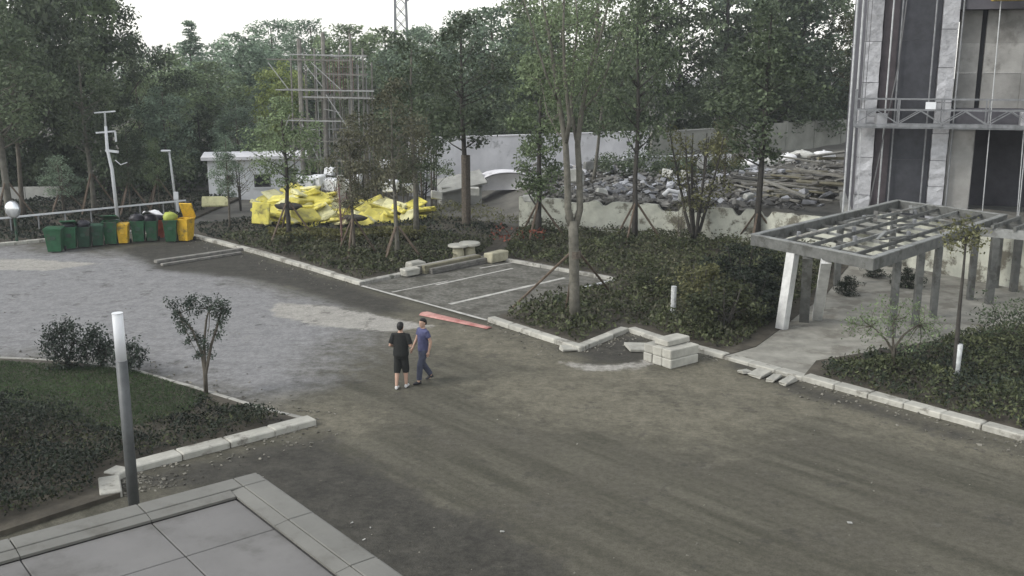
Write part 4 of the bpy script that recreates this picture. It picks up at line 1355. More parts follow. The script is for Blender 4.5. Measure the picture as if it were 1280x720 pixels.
for px, py, l, w, rz, lb in LO:
    p = G(px, py)
    tag(MB().cbox((0, 0, 0), (l, w, .09), .012, jit=.03).build('loose_slab', STONE_P, None, False, (p.x, p.y, .06), (rnd.uniform(-.06, .06), rnd.uniform(-.1, .1), rz)), lb, 'slab')
# stone tables and stack of boards on the left kerb of the pad
pk = [KC[2], PAD[1]]
pd = (PAD[1] - KC[2])
def padpt(f, off=0.0): 
    n = Vector((-pd.y, pd.x, 0)).normalized()
    return KC[2] + pd * f + n * off
for k, (px, py, r_, lb) in enumerate(((573, 325, .44, 'round stone table with a thin top, the left one of two'), (587, 323, .46, 'round stone table with a thick top, the right one of two'))):
    p = G(px, py + 2)
    t = thing('stone_table', lb, 'stone table', (p.x, p.y, .02), 0)
    MB().loft([((0, 0, 0), .24, .24), ((0, 0, .1), .27, .27), ((0, 0, .35), .25, .25), ((0, 0, .62), .22, .22)], 14).build('pedestal', STONE_Y, t, True)
    MB().loft([((0, 0, .622), r_ - .03, r_ - .03), ((0, 0, .64), r_, r_), ((0, 0, .70 + .03 * k), r_, r_), ((0, 0, .72 + .03 * k), r_ - .03, r_ - .03)], 20).build('table_top', STONE_P, t, False)
gp = 'boards stacked along the pad kerb'
for k in range(8):
    lay, col_ = divmod(k, 3)
    a, b = padpt(.38 + .03 * col_, -.14 - .2 * col_), padpt(.92 - .03 * lay, -.14 - .2 * col_)
    z = .085 + lay * .115
    plank(Vector((a.x, a.y, z)), Vector((b.x, b.y, z)), .18, .11, (TIMBER_L, TIMBER_Y, TIMBER)[k % 3], 'board in the %s layer of the pad kerb stack, %s' % (('bottom', 'middle', 'top')[lay], ('by the kerb', 'in the middle', 'on the pad side')[col_]), group=gp, cat='board', name='board')
for k, (f, off, s, lb) in enumerate(((.33, -.2, .5, 'white broken stone at the near end of the board stack'), (.42, .2, .55, 'pale square stone block on the kerb by the board stack'), (.95, -.7, .7, 'buff stone block at the far end of the board stack'))):
    p = padpt(f, off)
    tag(MB().cbox((0, 0, s * .3), (s * 1.4, s * .8, s * .6), .04, jit=.04).build('stone_block', STONE_P if k < 2 else STONE_Y, None, False, (p.x, p.y, .03 if k != 1 else .12), (0, 0, .8)), lb, 'stone block')
# added low strip shaped and coloured as a red light streak along the pad edge
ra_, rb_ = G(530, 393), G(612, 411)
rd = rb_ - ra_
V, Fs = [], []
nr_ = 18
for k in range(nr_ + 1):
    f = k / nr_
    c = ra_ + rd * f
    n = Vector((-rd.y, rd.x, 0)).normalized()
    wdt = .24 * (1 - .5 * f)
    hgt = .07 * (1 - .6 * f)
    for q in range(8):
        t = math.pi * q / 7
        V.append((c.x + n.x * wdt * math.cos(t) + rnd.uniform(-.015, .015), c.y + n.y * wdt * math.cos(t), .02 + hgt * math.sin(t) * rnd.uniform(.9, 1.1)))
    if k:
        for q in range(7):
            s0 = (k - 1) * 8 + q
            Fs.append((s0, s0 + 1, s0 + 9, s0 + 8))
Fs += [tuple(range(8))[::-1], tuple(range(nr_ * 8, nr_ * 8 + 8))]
tag(MB().add(V, Fs).build('light_streak_strip', RED_STREAK, None, True), 'added low red strip standing in for a streak of red light on the road edge behind the two people', 'plastic sheet')
# white pole lying in the bed by the forked tree
plank(G(728, 360, .16), G(768, 350, .2), .07, .07, WHITE, 'thin white pole lying beside the forked tree', cat='pole', name='pole')
p = G(841, 402)
tag(MB().tube([(0, 0, 0), (0.0, 0, 1.12)], .09, 10).build('marker_post', WRAP_W, None, False, (p.x, p.y, .05)), 'short pale post standing in the bed above the kerb stone stack', 'post')
for i, (px, py, s) in enumerate(((628, 666, .05), (440, 655, .04), (463, 661, .035), (1062, 655, .06), (455, 676, .05))):
    p = G(px, py)
    tag(MB().cbox((0, 0, 0), (s * 1.4, s * .7, s * .4), .006, jit=.008).build('litter', RUBBLE_P, None, False, (p.x, p.y, .028), (0, 0, i)), 'scrap of white litter on the dark asphalt', 'litter', 'white litter scraps on the asphalt')

# grit and small stones gathered along the kerbs and scattered over the road
def grit_spot(rr):
    line, wd = rr.choice(((FRONT, -1.3), (KR, -1.2), (KL, 1.2), (KL2, 1.1), (KC, -1.3)))
    while True:
        i_ = rr.randrange(len(line) - 1)
        a, b = line[i_], line[i_ + 1]
        c = a.lerp(b, rr.random())
        d = (b - a).normalized()
        n_ = Vector((-d.y, d.x, 0))
        c = c + n_ * (math.copysign(.08, wd) + wd * rr.random() ** 2.2)
        return c.x, c.y, .018
chunk_heap('grit', 1300, grit_spot, .02, .06, RUBBLE_G, 'small stones and grit along the kerbs', 'grit', 14)
def grit_wide(rr):
    p = G(rr.uniform(0, 1280), rr.uniform(330, 720))
    return p.x, p.y, .012
chunk_heap('grit', 260, grit_wide, .012, .035, RUBBLE_G, 'loose grit scattered over the road', 'grit', 15)

# ------------------------------------------------------------------ near lamp post
lp = G(169, 648)
lamp = thing('lamp_post', 'grey garden lamp post with white tube top in front of the lawn', 'lamp post', lp)
lz = at(142, 391, lp.y).z
zb_ = at(149, 451, lp.y).z
MB().tube([(0, 0, .02), (0, 0, zb_)], .098, 16).build('post', POST_G, lamp, True)
MB().tube([(0, 0, .02), (0, 0, .09)], .18, 16).build('base_flange', POST_G, lamp)
MB().tube([(0, 0, zb_ + .003), (0, 0, lz - .02)], .092, 16).build('lamp_tube', LAMP_W, lamp, True)
MB().tube([(0, 0, lz - .018), (0, 0, lz)], .095, 16).build('cap', WHITE, lamp)

# ------------------------------------------------------------------ trees
def tree_meshes(seed, Ht, Rc, base, nclump, nleaf, lsize, shape='broad', trunk_r=0.16, clump_r=0.8, flat=0.75, n_limb=18, wander=0.25, hollow=0.35, stems=1, spread=0.0, ratio=0.5):
    rs = np.random.default_rng(seed)
    rr = random.Random(seed)
    tb = MB()
    tops = []
    for s in range(stems):
        a0 = 2 * math.pi * s / max(stems, 1) + rr.uniform(-.4, .4)
        lx, ly = (math.cos(a0) * spread, math.sin(a0) * spread) if stems > 1 else (0, 0)
        pts, rad = [], []
        ox = oy = 0.0
        for k in range(8):
            t = k / 7
            if k > 1:
                ox += rr.uniform(-wander, wander) * Ht / 40
                oy += rr.uniform(-wander, wander) * Ht / 40
            pts.append(Vector((ox + lx * t ** .8, oy + ly * t ** .8, Ht * 0.93 * t)))
            rad.append(trunk_r / (1 if stems == 1 else 1.5) * (1.18 if k == 0 else 1) * (1 - 0.86 * t) + 0.012)
        tb.tube(pts, rad, 7)
        tops.append((pts, rad))
    C = []
    ph = [rr.uniform(0, 6.28) for _ in range(4)]
    tries = 0
    while len(C) < nclump and tries < nclump * 20:
        tries += 1
        t = rr.random()
        if shape == 'broad': pr = math.sin(math.pi * (0.10 + 0.86 * t)) ** 0.65
        elif shape == 'egg': pr = math.sin(math.pi * (0.06 + 0.90 * t ** .8)) ** 0.8
        elif shape == 'cone': pr = (1 - t) ** 0.85 * (0.8 + 0.2 * math.cos(t * 60)) + .04
        elif shape == 'column': pr = math.sin(math.pi * (0.12 + 0.83 * t)) ** 0.4
        elif shape == 'vase': pr = 0.35 + 0.65 * math.sin(math.pi * (0.02 + 0.75 * t))
        a = rr.uniform(0, 2 * math.pi)
        lob = 1 + 0.22 * math.sin(2 * a + ph[0]) + 0.18 * math.sin(3 * a + 7 * t + ph[1]) + 0.16 * math.sin(9 * t + ph[2])
        if rr.random() > pr + 0.1: continue
        rad = Rc * pr * lob * (hollow + (1 - hollow) * rr.random() ** 0.5)
        z = Ht * (base + (1 - base) * t) - clump_r * 0.4
        C.append((math.cos(a) * rad, math.sin(a) * rad, z, clump_r * rr.uniform(.6, 1.25)))
    for (x, y, z, r) in rr.sample(C, min(n_limb, len(C))):
        pts, rad = tops[rr.randrange(len(tops))]
        zt_ = max(z - math.hypot(x, y) * rr.uniform(.5, 1.0), Ht * base * 0.55)
        k = min(6, max(0, int(zt_ / (Ht * .93) * 7)))
        f = min(1, max(0, zt_ / (Ht * .93) * 7 - k))
        p0 = pts[k].lerp(pts[k + 1], f)
        e = Vector((x, y, z))
        mid = p0.lerp(e, .5) + Vector((0, 0, -0.06 * (e - p0).length))
        r0 = max(.016, rad[k] * rr.uniform(.3, .5))
        tb.tube([p0, mid, e], [r0, r0 * .6, .008], 5, False)
    C = np.array(C)
    cnt = np.maximum(3, (nleaf * (C[:, 3] / clump_r) ** 2 * rs.uniform(.5, 1.4, len(C))).astype(int))
    idx = np.repeat(np.arange(len(C)), cnt)
    d = rs.normal(size=(len(idx), 3))
    d /= np.linalg.norm(d, axis=1, keepdims=True)
    rad = rs.random((len(idx), 1)) ** 0.45
    P = C[idx, :3] + d * rad * C[idx, 3:4] * np.array([1, 1, flat])
    P[:, 2] = np.maximum(P[:, 2], 0.05)
    V, Q = leaves(P, lsize, 0.4, ratio, rs)
    return tb.mesh('trunk', True), (V, Q)
PROTO = {}
def proto(key, **kw):
    tm, (V, Q) = tree_meshes(**kw)
    tm.materials.append(BARK)
    PROTO[key] = (tm, np_mesh('crown', V, Q, LEAF), kw['Ht'])
def set_mat(o, m):
    o.material_slots[0].link = 'OBJECT'
    o.material_slots[0].material = m
def tree(key, loc, hgt, wid, label, lm=LEAF, bm=BARK, rz=None, group=None, name='tree', cat='tree', lean=(0, 0)):
    tm, cm, Ht = PROTO[key]
    t = thing(name, label, cat, loc, rnd.uniform(0, 6.28) if rz is None else rz, group)
    t.rotation_euler.x, t.rotation_euler.y = lean
    s = hgt / Ht
    t.scale = (s * wid, s * wid, s)
    o = link('trunk', tm, None, t); set_mat(o, bm)
    o = link('crown', cm, None, t); set_mat(o, lm)
    return t
for k in range(4):
    proto(f'broad{k}', seed=20 + k, Ht=13, Rc=3.9 + .3 * (k % 2), base=.10, nclump=150, nleaf=(120, 85, 62, 100)[k], lsize=(.26, .34, .44, .30)[k], clump_r=.95, trunk_r=.22, n_limb=26)
for k in range(3):
    proto(f'egg{k}', seed=40 + k, Ht=11, Rc=2.7, base=.16, nclump=105, nleaf=(120, 85, 60)[k], lsize=(.20, .28, .36)[k], shape='egg', clump_r=.75, trunk_r=.16, n_limb=22)
proto('sparse', seed=60, Ht=13, Rc=3.3, base=.22, nclump=75, nleaf=50, lsize=.32, clump_r=.8, trunk_r=.2, n_limb=30)
proto('conifer', seed=61, Ht=14, Rc=3.4, base=.15, nclump=420, nleaf=34, lsize=.3, shape='cone', clump_r=.5, flat=.3, trunk_r=.18, n_limb=50, hollow=.2)
proto('slim0', seed=70, Ht=9, Rc=1.35, base=.36, nclump=75, nleaf=75, lsize=.17, shape='egg', clump_r=.5, trunk_r=.11, n_limb=26)
proto('slim1', seed=71, Ht=9, Rc=1.7, base=.42, nclump=75, nleaf=75, lsize=.17, shape='egg', clump_r=.55, trunk_r=.12, n_limb=26)
proto('column', seed=72, Ht=7, Rc=.95, base=.27, nclump=80, nleaf=75, lsize=.15, shape='column', clump_r=.42, trunk_r=.10, n_limb=30)
proto('small', seed=73, Ht=4, Rc=1.35, base=.36, nclump=55, nleaf=60, lsize=.13, shape='broad', clump_r=.4, trunk_r=.07, n_limb=26, stems=2, spread=.35)
proto('bare', seed=74, Ht=4, Rc=1.2, base=.42, nclump=36, nleaf=14, lsize=.13, shape='vase', clump_r=.4, trunk_r=.09, n_limb=34, stems=2, spread=.5)
proto('shrub', seed=75, Ht=4.4, Rc=1.35, base=.36, nclump=60, nleaf=30, lsize=.14, shape='vase', clump_r=.38, trunk_r=.09, n_limb=40, stems=6, spread=1.0)
proto('bush', seed=76, Ht=1.5, Rc=.95, base=.06, nclump=60, nleaf=60, lsize=.11, shape='broad', clump_r=.28, trunk_r=.03, n_limb=20, stems=4, spread=.4)

# forest: (pixel x, distance, pixel y of the top, width factor, kind, leaf, label)
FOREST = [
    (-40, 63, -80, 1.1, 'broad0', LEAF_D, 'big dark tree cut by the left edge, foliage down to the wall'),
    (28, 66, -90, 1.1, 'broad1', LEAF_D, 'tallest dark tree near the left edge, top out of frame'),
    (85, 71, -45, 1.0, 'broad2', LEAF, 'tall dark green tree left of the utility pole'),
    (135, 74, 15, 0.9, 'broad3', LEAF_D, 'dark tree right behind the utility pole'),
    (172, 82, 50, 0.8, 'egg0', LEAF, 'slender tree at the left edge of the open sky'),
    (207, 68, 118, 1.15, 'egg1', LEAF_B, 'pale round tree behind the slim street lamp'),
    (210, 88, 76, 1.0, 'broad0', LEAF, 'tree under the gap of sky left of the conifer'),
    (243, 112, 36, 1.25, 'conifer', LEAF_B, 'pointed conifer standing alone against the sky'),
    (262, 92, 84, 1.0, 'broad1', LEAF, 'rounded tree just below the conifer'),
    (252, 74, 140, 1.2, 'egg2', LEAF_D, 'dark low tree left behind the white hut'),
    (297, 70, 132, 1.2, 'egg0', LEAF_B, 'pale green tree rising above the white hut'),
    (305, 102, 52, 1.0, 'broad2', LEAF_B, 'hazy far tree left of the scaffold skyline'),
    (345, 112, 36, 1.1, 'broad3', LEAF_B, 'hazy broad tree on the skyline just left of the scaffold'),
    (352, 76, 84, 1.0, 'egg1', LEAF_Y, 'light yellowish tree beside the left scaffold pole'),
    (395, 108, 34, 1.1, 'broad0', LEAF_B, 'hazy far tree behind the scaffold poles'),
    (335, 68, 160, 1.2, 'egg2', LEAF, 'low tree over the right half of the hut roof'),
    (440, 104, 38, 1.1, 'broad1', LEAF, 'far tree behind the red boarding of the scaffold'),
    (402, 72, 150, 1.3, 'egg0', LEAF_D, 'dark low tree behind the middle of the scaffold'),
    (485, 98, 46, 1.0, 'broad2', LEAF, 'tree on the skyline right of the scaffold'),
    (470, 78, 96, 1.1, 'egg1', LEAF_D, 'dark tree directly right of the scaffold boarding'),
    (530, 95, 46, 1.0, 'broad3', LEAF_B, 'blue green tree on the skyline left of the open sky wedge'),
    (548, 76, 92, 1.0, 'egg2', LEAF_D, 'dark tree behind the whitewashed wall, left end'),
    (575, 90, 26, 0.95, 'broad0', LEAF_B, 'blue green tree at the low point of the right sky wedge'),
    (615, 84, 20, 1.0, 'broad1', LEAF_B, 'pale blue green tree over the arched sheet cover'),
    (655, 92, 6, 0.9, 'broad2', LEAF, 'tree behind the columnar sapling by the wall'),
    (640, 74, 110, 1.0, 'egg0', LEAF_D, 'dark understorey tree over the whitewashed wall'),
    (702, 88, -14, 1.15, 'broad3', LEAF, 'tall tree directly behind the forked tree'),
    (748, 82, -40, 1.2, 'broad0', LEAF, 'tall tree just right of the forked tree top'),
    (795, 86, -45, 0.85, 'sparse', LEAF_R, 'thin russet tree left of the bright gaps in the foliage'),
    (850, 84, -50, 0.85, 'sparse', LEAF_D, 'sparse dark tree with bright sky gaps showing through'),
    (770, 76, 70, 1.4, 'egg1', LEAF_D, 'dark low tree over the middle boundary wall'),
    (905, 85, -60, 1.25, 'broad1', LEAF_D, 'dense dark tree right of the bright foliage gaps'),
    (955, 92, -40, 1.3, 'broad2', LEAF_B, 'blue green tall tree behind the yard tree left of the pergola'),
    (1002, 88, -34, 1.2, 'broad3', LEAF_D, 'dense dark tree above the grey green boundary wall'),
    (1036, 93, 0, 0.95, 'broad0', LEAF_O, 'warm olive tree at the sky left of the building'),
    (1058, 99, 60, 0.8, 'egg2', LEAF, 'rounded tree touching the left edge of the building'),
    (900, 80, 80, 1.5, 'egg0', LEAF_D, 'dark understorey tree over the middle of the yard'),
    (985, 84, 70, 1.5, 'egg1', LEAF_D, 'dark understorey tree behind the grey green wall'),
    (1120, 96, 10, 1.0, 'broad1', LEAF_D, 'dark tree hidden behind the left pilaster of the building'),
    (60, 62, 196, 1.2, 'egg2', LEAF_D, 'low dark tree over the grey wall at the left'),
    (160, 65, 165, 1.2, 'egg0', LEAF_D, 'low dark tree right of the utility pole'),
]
gf = 'trees of the wood behind the yard'
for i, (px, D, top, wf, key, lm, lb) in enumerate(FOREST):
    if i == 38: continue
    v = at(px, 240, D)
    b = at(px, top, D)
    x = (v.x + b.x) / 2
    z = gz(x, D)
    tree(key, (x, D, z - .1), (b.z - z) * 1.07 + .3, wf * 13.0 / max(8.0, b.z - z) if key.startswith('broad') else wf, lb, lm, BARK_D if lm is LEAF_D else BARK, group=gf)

# far wood and undergrowth that read as one mass
def mass(name, spots, nleaf, lsize, r, m, label, cat, flat=.8, seed=8):
    rs = np.random.default_rng(seed)
    S = np.array(spots)
    idx = np.repeat(np.arange(len(S)), nleaf)
    d = rs.normal(size=(len(idx), 3))
    d /= np.linalg.norm(d, axis=1, keepdims=True)
    P = S[idx] + d * rs.random((len(idx), 1)) ** .45 * r * np.array([1, 1, flat])
    V, Q = leaves(P, lsize, .4, .55, rs)
    return tag(link(name, np_mesh(name, V, Q, m)), label, cat, None, 'stuff')
sp = []
rr = random.Random(77)
for k in range(900):
    px = rr.uniform(-120, 830 if k % 2 else 640)
    D = rr.uniform(118, 135)
    x = at(px, 150, D).x
    sp.append((x, D, gz(x, D) + rr.uniform(0.5, 7.5)))
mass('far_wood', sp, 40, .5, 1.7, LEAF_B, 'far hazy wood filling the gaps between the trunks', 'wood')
sp = []
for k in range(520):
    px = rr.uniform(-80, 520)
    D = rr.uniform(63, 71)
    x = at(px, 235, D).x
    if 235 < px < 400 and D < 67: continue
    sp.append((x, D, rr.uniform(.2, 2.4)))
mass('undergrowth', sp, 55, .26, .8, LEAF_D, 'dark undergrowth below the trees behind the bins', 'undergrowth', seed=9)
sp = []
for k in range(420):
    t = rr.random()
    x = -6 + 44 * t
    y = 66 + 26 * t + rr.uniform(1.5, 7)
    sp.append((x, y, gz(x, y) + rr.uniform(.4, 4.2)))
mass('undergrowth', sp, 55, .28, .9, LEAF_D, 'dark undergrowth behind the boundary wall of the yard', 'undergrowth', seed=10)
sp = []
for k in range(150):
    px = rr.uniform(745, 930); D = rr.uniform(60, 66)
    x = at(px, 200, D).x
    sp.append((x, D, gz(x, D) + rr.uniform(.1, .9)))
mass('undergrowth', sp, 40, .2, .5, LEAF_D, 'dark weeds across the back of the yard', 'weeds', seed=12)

# planted trees in the beds, many with stakes
def stakes(t, r, z, n=3, a0=0.4, m=STAKE, w=.05):
    s = t.scale
    for k in range(n):
        a = a0 + 2 * math.pi * k / n - t.rotation_euler.z
        MB().tube([(math.cos(a) * r / s.x, math.sin(a) * r / s.y, 0.02 / s.z), (math.cos(a) * .06 / s.x, math.sin(a) * .06 / s.y, z / s.z)], w / s.x, 6).build('stake', m, t)
def planted(px, py, top, key, wf, lb, lm, bm=BARK, stake=None, D=None, lean=(0, 0), a0=.4, rz=None, name='tree', cat='tree', z0=0.09):
    p = G(px, py) if D is None else at(px, py, D)
    b = at(px, top, p.y)
    z = z0 if D is None else gz(p.x, p.y)
    t = tree(key, (p.x, p.y, z), b.z - z, wf, lb, lm, bm, rz, None, name, cat, lean)
    if stake: stakes(t, stake[0], stake[1], 3, a0)
    return t
t6 = planted(583, 284, 12, 'slim1', 1.15, 'tree with a thick dark wrapped trunk at the left end of the yard', LEAF_D, BARK_D)
s = t6.scale
MB().tube([(0, 0, 0), (0, 0, 3.6 / s.z)], .24 / s.x, 10).build('trunk_wrap', WRAP, t6)
planted(521, 302, 42, 'slim0', 1.2, 'slim straight tree right of the yellow heap', LEAF_D, BARK_G)
planted(443, 322, 138, 'slim0', 1.05, 'thin brownish sapling in front of the yellow heap', LEAF_R, BARK, (1.0, 1.6))
planted(497, 330, 96, 'slim1', .95, 'staked sapling just in front of the hedge', LEAF_R, BARK_G, (1.1, 1.5), a0=.1)
planted(362, 305, 120, 'slim1', 1.25, 'staked tree with forked trunk left of the yellow heap', LEAF, BARK_D, (1.3, 1.9), a0=0.0)
planted(428, 312, 215, 'bare', .7, 'short reddish bare sapling before the yellow heap', LEAF_R, BRICK_R)
planted(301, 263, 196, 'bare', 1.0, 'small bare many branched tree in front of the white hut', LEAF_O, BARK_D, D=57)
planted(288, 290, 165, 'slim0', .9, 'thin tree left of the hedge with pale leaves over the hut', LEAF_B, BARK)
planted(119, 272, 45, 'slim1', 1.1, 'tall thin staked tree directly left of the utility pole', LEAF_D, BARK_G, (1.4, 2.3))
planted(80, 268, 196, 'small', 1.3, 'small round grey green tree behind the left bins', LEAF_B, BARK, (1.2, 1.4))
planted(14, 288, -30, 'slim0', 1.2, 'very thin tall tree above the convex mirror', LEAF_D, BARK_G, (1.5, 2.4))
planted(30, 275, 10, 'slim1', .9, 'second thin tall tree by the left edge', LEAF_D, BARK)
planted(164, 272, 170, 'slim0', 1.0, 'thin staked tree behind the middle of the bin row', LEAF_D, BARK, (1.2, 1.8))
planted(200, 268, 170, 'slim0', .9, 'thin staked tree left of the slim street lamp', LEAF, BARK, (1.2, 1.9))
planted(673, 303, 62, 'column', 1.1, 'columnar staked tree in front of the pale retaining wall', LEAF, BARK_D, (1.35, 1.8), a0=.15)
t3 = planted(793, 307, -25, 'slim1', .85, 'tall staked tree right of the forked tree, trunk before the pale wall', LEAF_D, BARK_D, (1.35, 1.9), a0=.1)
planted(945, 308, -5, 'slim0', 1.15, 'tall slim staked tree just left of the pergola', LEAF_D, BARK_D, (1.2, 1.5), a0=.1)
planted(868, 306, 158, 'shrub', 1.05, 'many stemmed yellowish shrub before the pale wall', LEAF_O, BARK_D)
planted(848, 312, 250, 'bare', .8, 'low bare branched shrub left of the yellowish shrub', LEAF_O, BARK)
planted(741, 228, 40, 'slim0', 1.0, 'leaning bare trunked tree standing in the yard', LEAF_D, BARK_G, D=58, lean=(0, R(7)), rz=0)
planted(905, 240, 150, 'small', 1.0, 'small sapling in the yard behind the yellowish shrub', LEAF_O, BARK, D=56)
planted(530, 240, 170, 'small', .9, 'small sapling before the whitewashed wall', LEAF, BARK_D, D=57)

# forked tree in the middle, built limb by limb
fp = G(718, 412); fp.z = 0.08
ft = thing('tree', 'tall forked bare limbed tree with stakes in the middle of the bed', 'tree', fp)
def fpt(px, py, dy=0.0):
    v = at(px, py, fp.y + dy)
    return Vector((v.x - fp.x, dy, v.z - fp.z))
tb = MB()
tb.tube([(0, 0, -.05), fpt(718, 360), fpt(717, 300), fpt(716, 276)], [0.185, 0.163, 0.159, 0.148], 10)
tb.tube([fpt(717, 290), fpt(710, 262), fpt(709, 215), fpt(707, 180), fpt(699, 130), fpt(692, 80), fpt(686, 40), fpt(672, -30)], [0.126, 0.111, 0.100, 0.092, 0.074, 0.059, 0.044, 0.026], 9)
tb.tube([fpt(717, 290), fpt(725, 262, .1), fpt(724, 215, .2), fpt(722, 180, .2), fpt(727, 140, .3), fpt(736, 90, .4), fpt(752, 40, .5), fpt(766, -20, .5)], [0.126, 0.107, 0.096, 0.089, 0.074, 0.056, 0.041, 0.022], 9)
tb.tube([fpt(707, 182), fpt(712, 150, -.2), fpt(706, 95, -.4), fpt(704, 40, -.6), fpt(706, -30, -.7)], [0.074, 0.067, 0.052, 0.037, 0.022], 7)
tb.tube([fpt(722, 182, .2), fpt(714, 140, .5), fpt(716, 90, .7), fpt(722, 30, .9), fpt(718, -30, 1)], [0.067, 0.059, 0.044, 0.030, 0.018], 7)
tb.tube([fpt(699, 130), fpt(683, 95, -.2), fpt(668, 45, -.3), fpt(655, 0, -.4)], [0.044, 0.037, 0.026, 0.015], 6)
tb.tube([fpt(727, 140, .3), fpt(744, 120, .2), fpt(757, 95, .1), fpt(775, 40, 0)], [0.044, 0.037, 0.026, 0.015], 6)
tb.tube([fpt(707, 175), fpt(696, 165, .2), fpt(684, 140, .3), fpt(676, 100, .4)], [0.037, 0.030, 0.022, 0.011], 6)
tips = [fpt(*q) for q in ((686, 40), (692, 80), (672, -10), (699, 110), (752, 40, .5), (736, 90, .4), (760, 0, .5), (706, 95, -.4), (704, 40, -.6), (706, 0, -.7), (716, 90, .7), (722, 30, .9), (668, 45, -.3), (655, 0, -.4), (757, 95, .1), (775, 40, 0), (676, 100, .4), (690, 120, -.3), (740, 120, .2), (683, 70, .4), (730, 60, -.3), (745, 15, .3), (715, 60, .2), (695, 20, .3), (728, 110, 0), (700, 140, .1), (748, 70, -.2))]
rs = np.random.default_rng(91)
cl = []
for q in tips:
    for _ in range(4):
        e = Vector((q.x + rs.uniform(-.5, .5), q.y + rs.uniform(-.5, .5), q.z + rs.uniform(-.5, .5)))
        tb.tube([q, (q + e) / 2 + Vector((0, 0, -.04)), e], [.014, .01, .005], 4, False)
        cl.append(e)
tb.build('trunk', BARK_G, ft, True)
S = np.array([tuple(q) for q in cl])
idx = np.repeat(np.arange(len(S)), 42)
P = S[idx] + rs.normal(size=(len(idx), 3)) * .24
V, Q = leaves(P, .10, .3, .5, rs)
link('crown', np_mesh('crown', V, Q, LEAF), None, ft)
for (px, py), z in (((640, 388), 2.35), ((768, 374), 2.35), ((706, 398), 2.3)):
    b = G(px, py)
    MB().tube([(b.x - fp.x, b.y - fp.y, .0), ((b.x - fp.x) * .07, (b.y - fp.y) * .05, z)], .04, 6).build('stake', STAKE, ft)
MB().tube([(0, 0, 2.2), (0, 0, 2.42)], .185, 10).build('stake_band', WRAP, ft)

# near trees and shrubs
def near_tree(px, py, tips_px, label, lm, bm, lsize, nleaf, r, stems, cat='tree', name='tree', z0=.09, sd_=1, trunk_r=.06):
    b = G(px, py); b.z = z0
    t = thing(name, label, cat, b)
    rs = np.random.default_rng(sd_)
    rr = random.Random(sd_)
    tb = MB()
    cl = []
    def f(p, dy):
        v = at(p[0], p[1], b.y + dy)
        return Vector((v.x - b.x, dy, v.z - z0))
    for path in stems:
        pts = [Vector((0, 0, -.04))] + [f(p, p[2] if len(p) > 2 else 0) for p in path]
        n = len(pts)
        tb.tube(pts, [trunk_r * (1 - .8 * k / (n - 1)) + .004 for k in range(n)], 7)
        cl.append(pts[-1])
    ends = [c.copy() for c in cl]
    for p in tips_px:
        q = f(p, rr.uniform(-.35, .35))
        s = min(ends, key=lambda e: (e - q).length)
        tb.tube([s, (s + q) / 2 + Vector((rr.uniform(-.05, .05), rr.uniform(-.05, .05), -.03)), q], [.014, .01, .004], 5, False)
        cl.append(q)
        for _ in range(3):
            e = q + Vector((rr.uniform(-r, r), rr.uniform(-r, r), rr.uniform(-r, r * 1.2)))
            tb.tube([q, e], [.006, .003], 4, False)
            cl.append(e)
    tb.build('trunk', bm, t, True)
    S = np.array([tuple(q) for q in cl])
    idx = np.repeat(np.arange(len(S)), nleaf)
    P = S[idx] + rs.normal(size=(len(idx), 3)) * r * .55
    V, Q = leaves(P, lsize, .35, .5, rs)
    link('crown', np_mesh('crown', V, Q, lm), None, t)
    return t
near_tree(258, 497, [(214, 382), (222, 390), (230, 378), (226, 400), (238, 385), (234, 410), (243, 378), (250, 386), (258, 376), (264, 384), (270, 378), (278, 384), (282, 392), (276, 404), (268, 396), (228, 412), (246, 418), (240, 425), (258, 428), (270, 418), (264, 442), (248, 445)],
          'small vase shaped tree in the near corner of the lawn', LEAF_DD, BARK, .075, 26, .11, [[(256, 465), (252, 440), (240, 412), (224, 392)], [(256, 465), (255, 430), (258, 400), (262, 384)], [(257, 468), (264, 432), (272, 405), (278, 388)]], sd_=5, trunk_r=.052)
near_tree(85, 464, [(70, 412), (80, 410), (90, 414), (62, 424), (75, 424), (90, 426), (100, 430), (66, 438), (82, 440), (95, 444), (72, 450), (88, 456), (56, 430), (104, 440)], 'dark round shrub at the back edge of the lawn, left of the lamp post', LEAF_DD, BARK_D, .09, 40, .2, [[(80, 440), (76, 420)], [(88, 440), (92, 422)], [(84, 445), (64, 430)]], 'shrub', 'shrub', sd_=6, trunk_r=.04)
near_tree(128, 462, [(118, 412), (122, 420), (116, 428), (128, 430), (136, 432), (120, 440), (132, 445), (140, 440), (112, 446), (126, 454)], 'dark upright shrub in the middle of the lawn edge, close left of the lamp tube', LEAF_DD, BARK_D, .09, 36, .18, [[(124, 440), (119, 418)], [(130, 445), (136, 432)]], 'shrub', 'shrub', sd_=7, trunk_r=.035)
near_tree(158, 468, [(150, 434), (160, 432), (168, 438), (172, 446), (156, 446), (164, 452), (148, 452), (160, 460)], 'low dark shrub at the lawn edge, close right of the lamp post', LEAF_DD, BARK_D, .09, 36, .18, [[(158, 450), (156, 438)], [(162, 450), (170, 442)]], 'shrub', 'shrub', sd_=8, trunk_r=.035)
mt = near_tree(1117, 470, [(1060, 402), (1066, 410), (1075, 395), (1085, 402), (1092, 390), (1100, 398), (1108, 384), (1118, 394), (1126, 384), (1136, 392), (1146, 386), (1156, 396), (1166, 404), (1172, 412), (1160, 418), (1148, 410), (1138, 418), (1124, 410), (1112, 414), (1098, 412), (1084, 416), (1150, 430), (1132, 432)],
          'small spreading tree on a low timber stake frame by the path', LEAF, BARK, .085, 15, .2, [[(1116, 440), (1108, 425), (1090, 408)], [(1117, 440), (1116, 420), (1118, 400)], [(1117, 436), (1130, 418), (1150, 404)]], sd_=9, trunk_r=.05)
mb = Vector(mt.location)
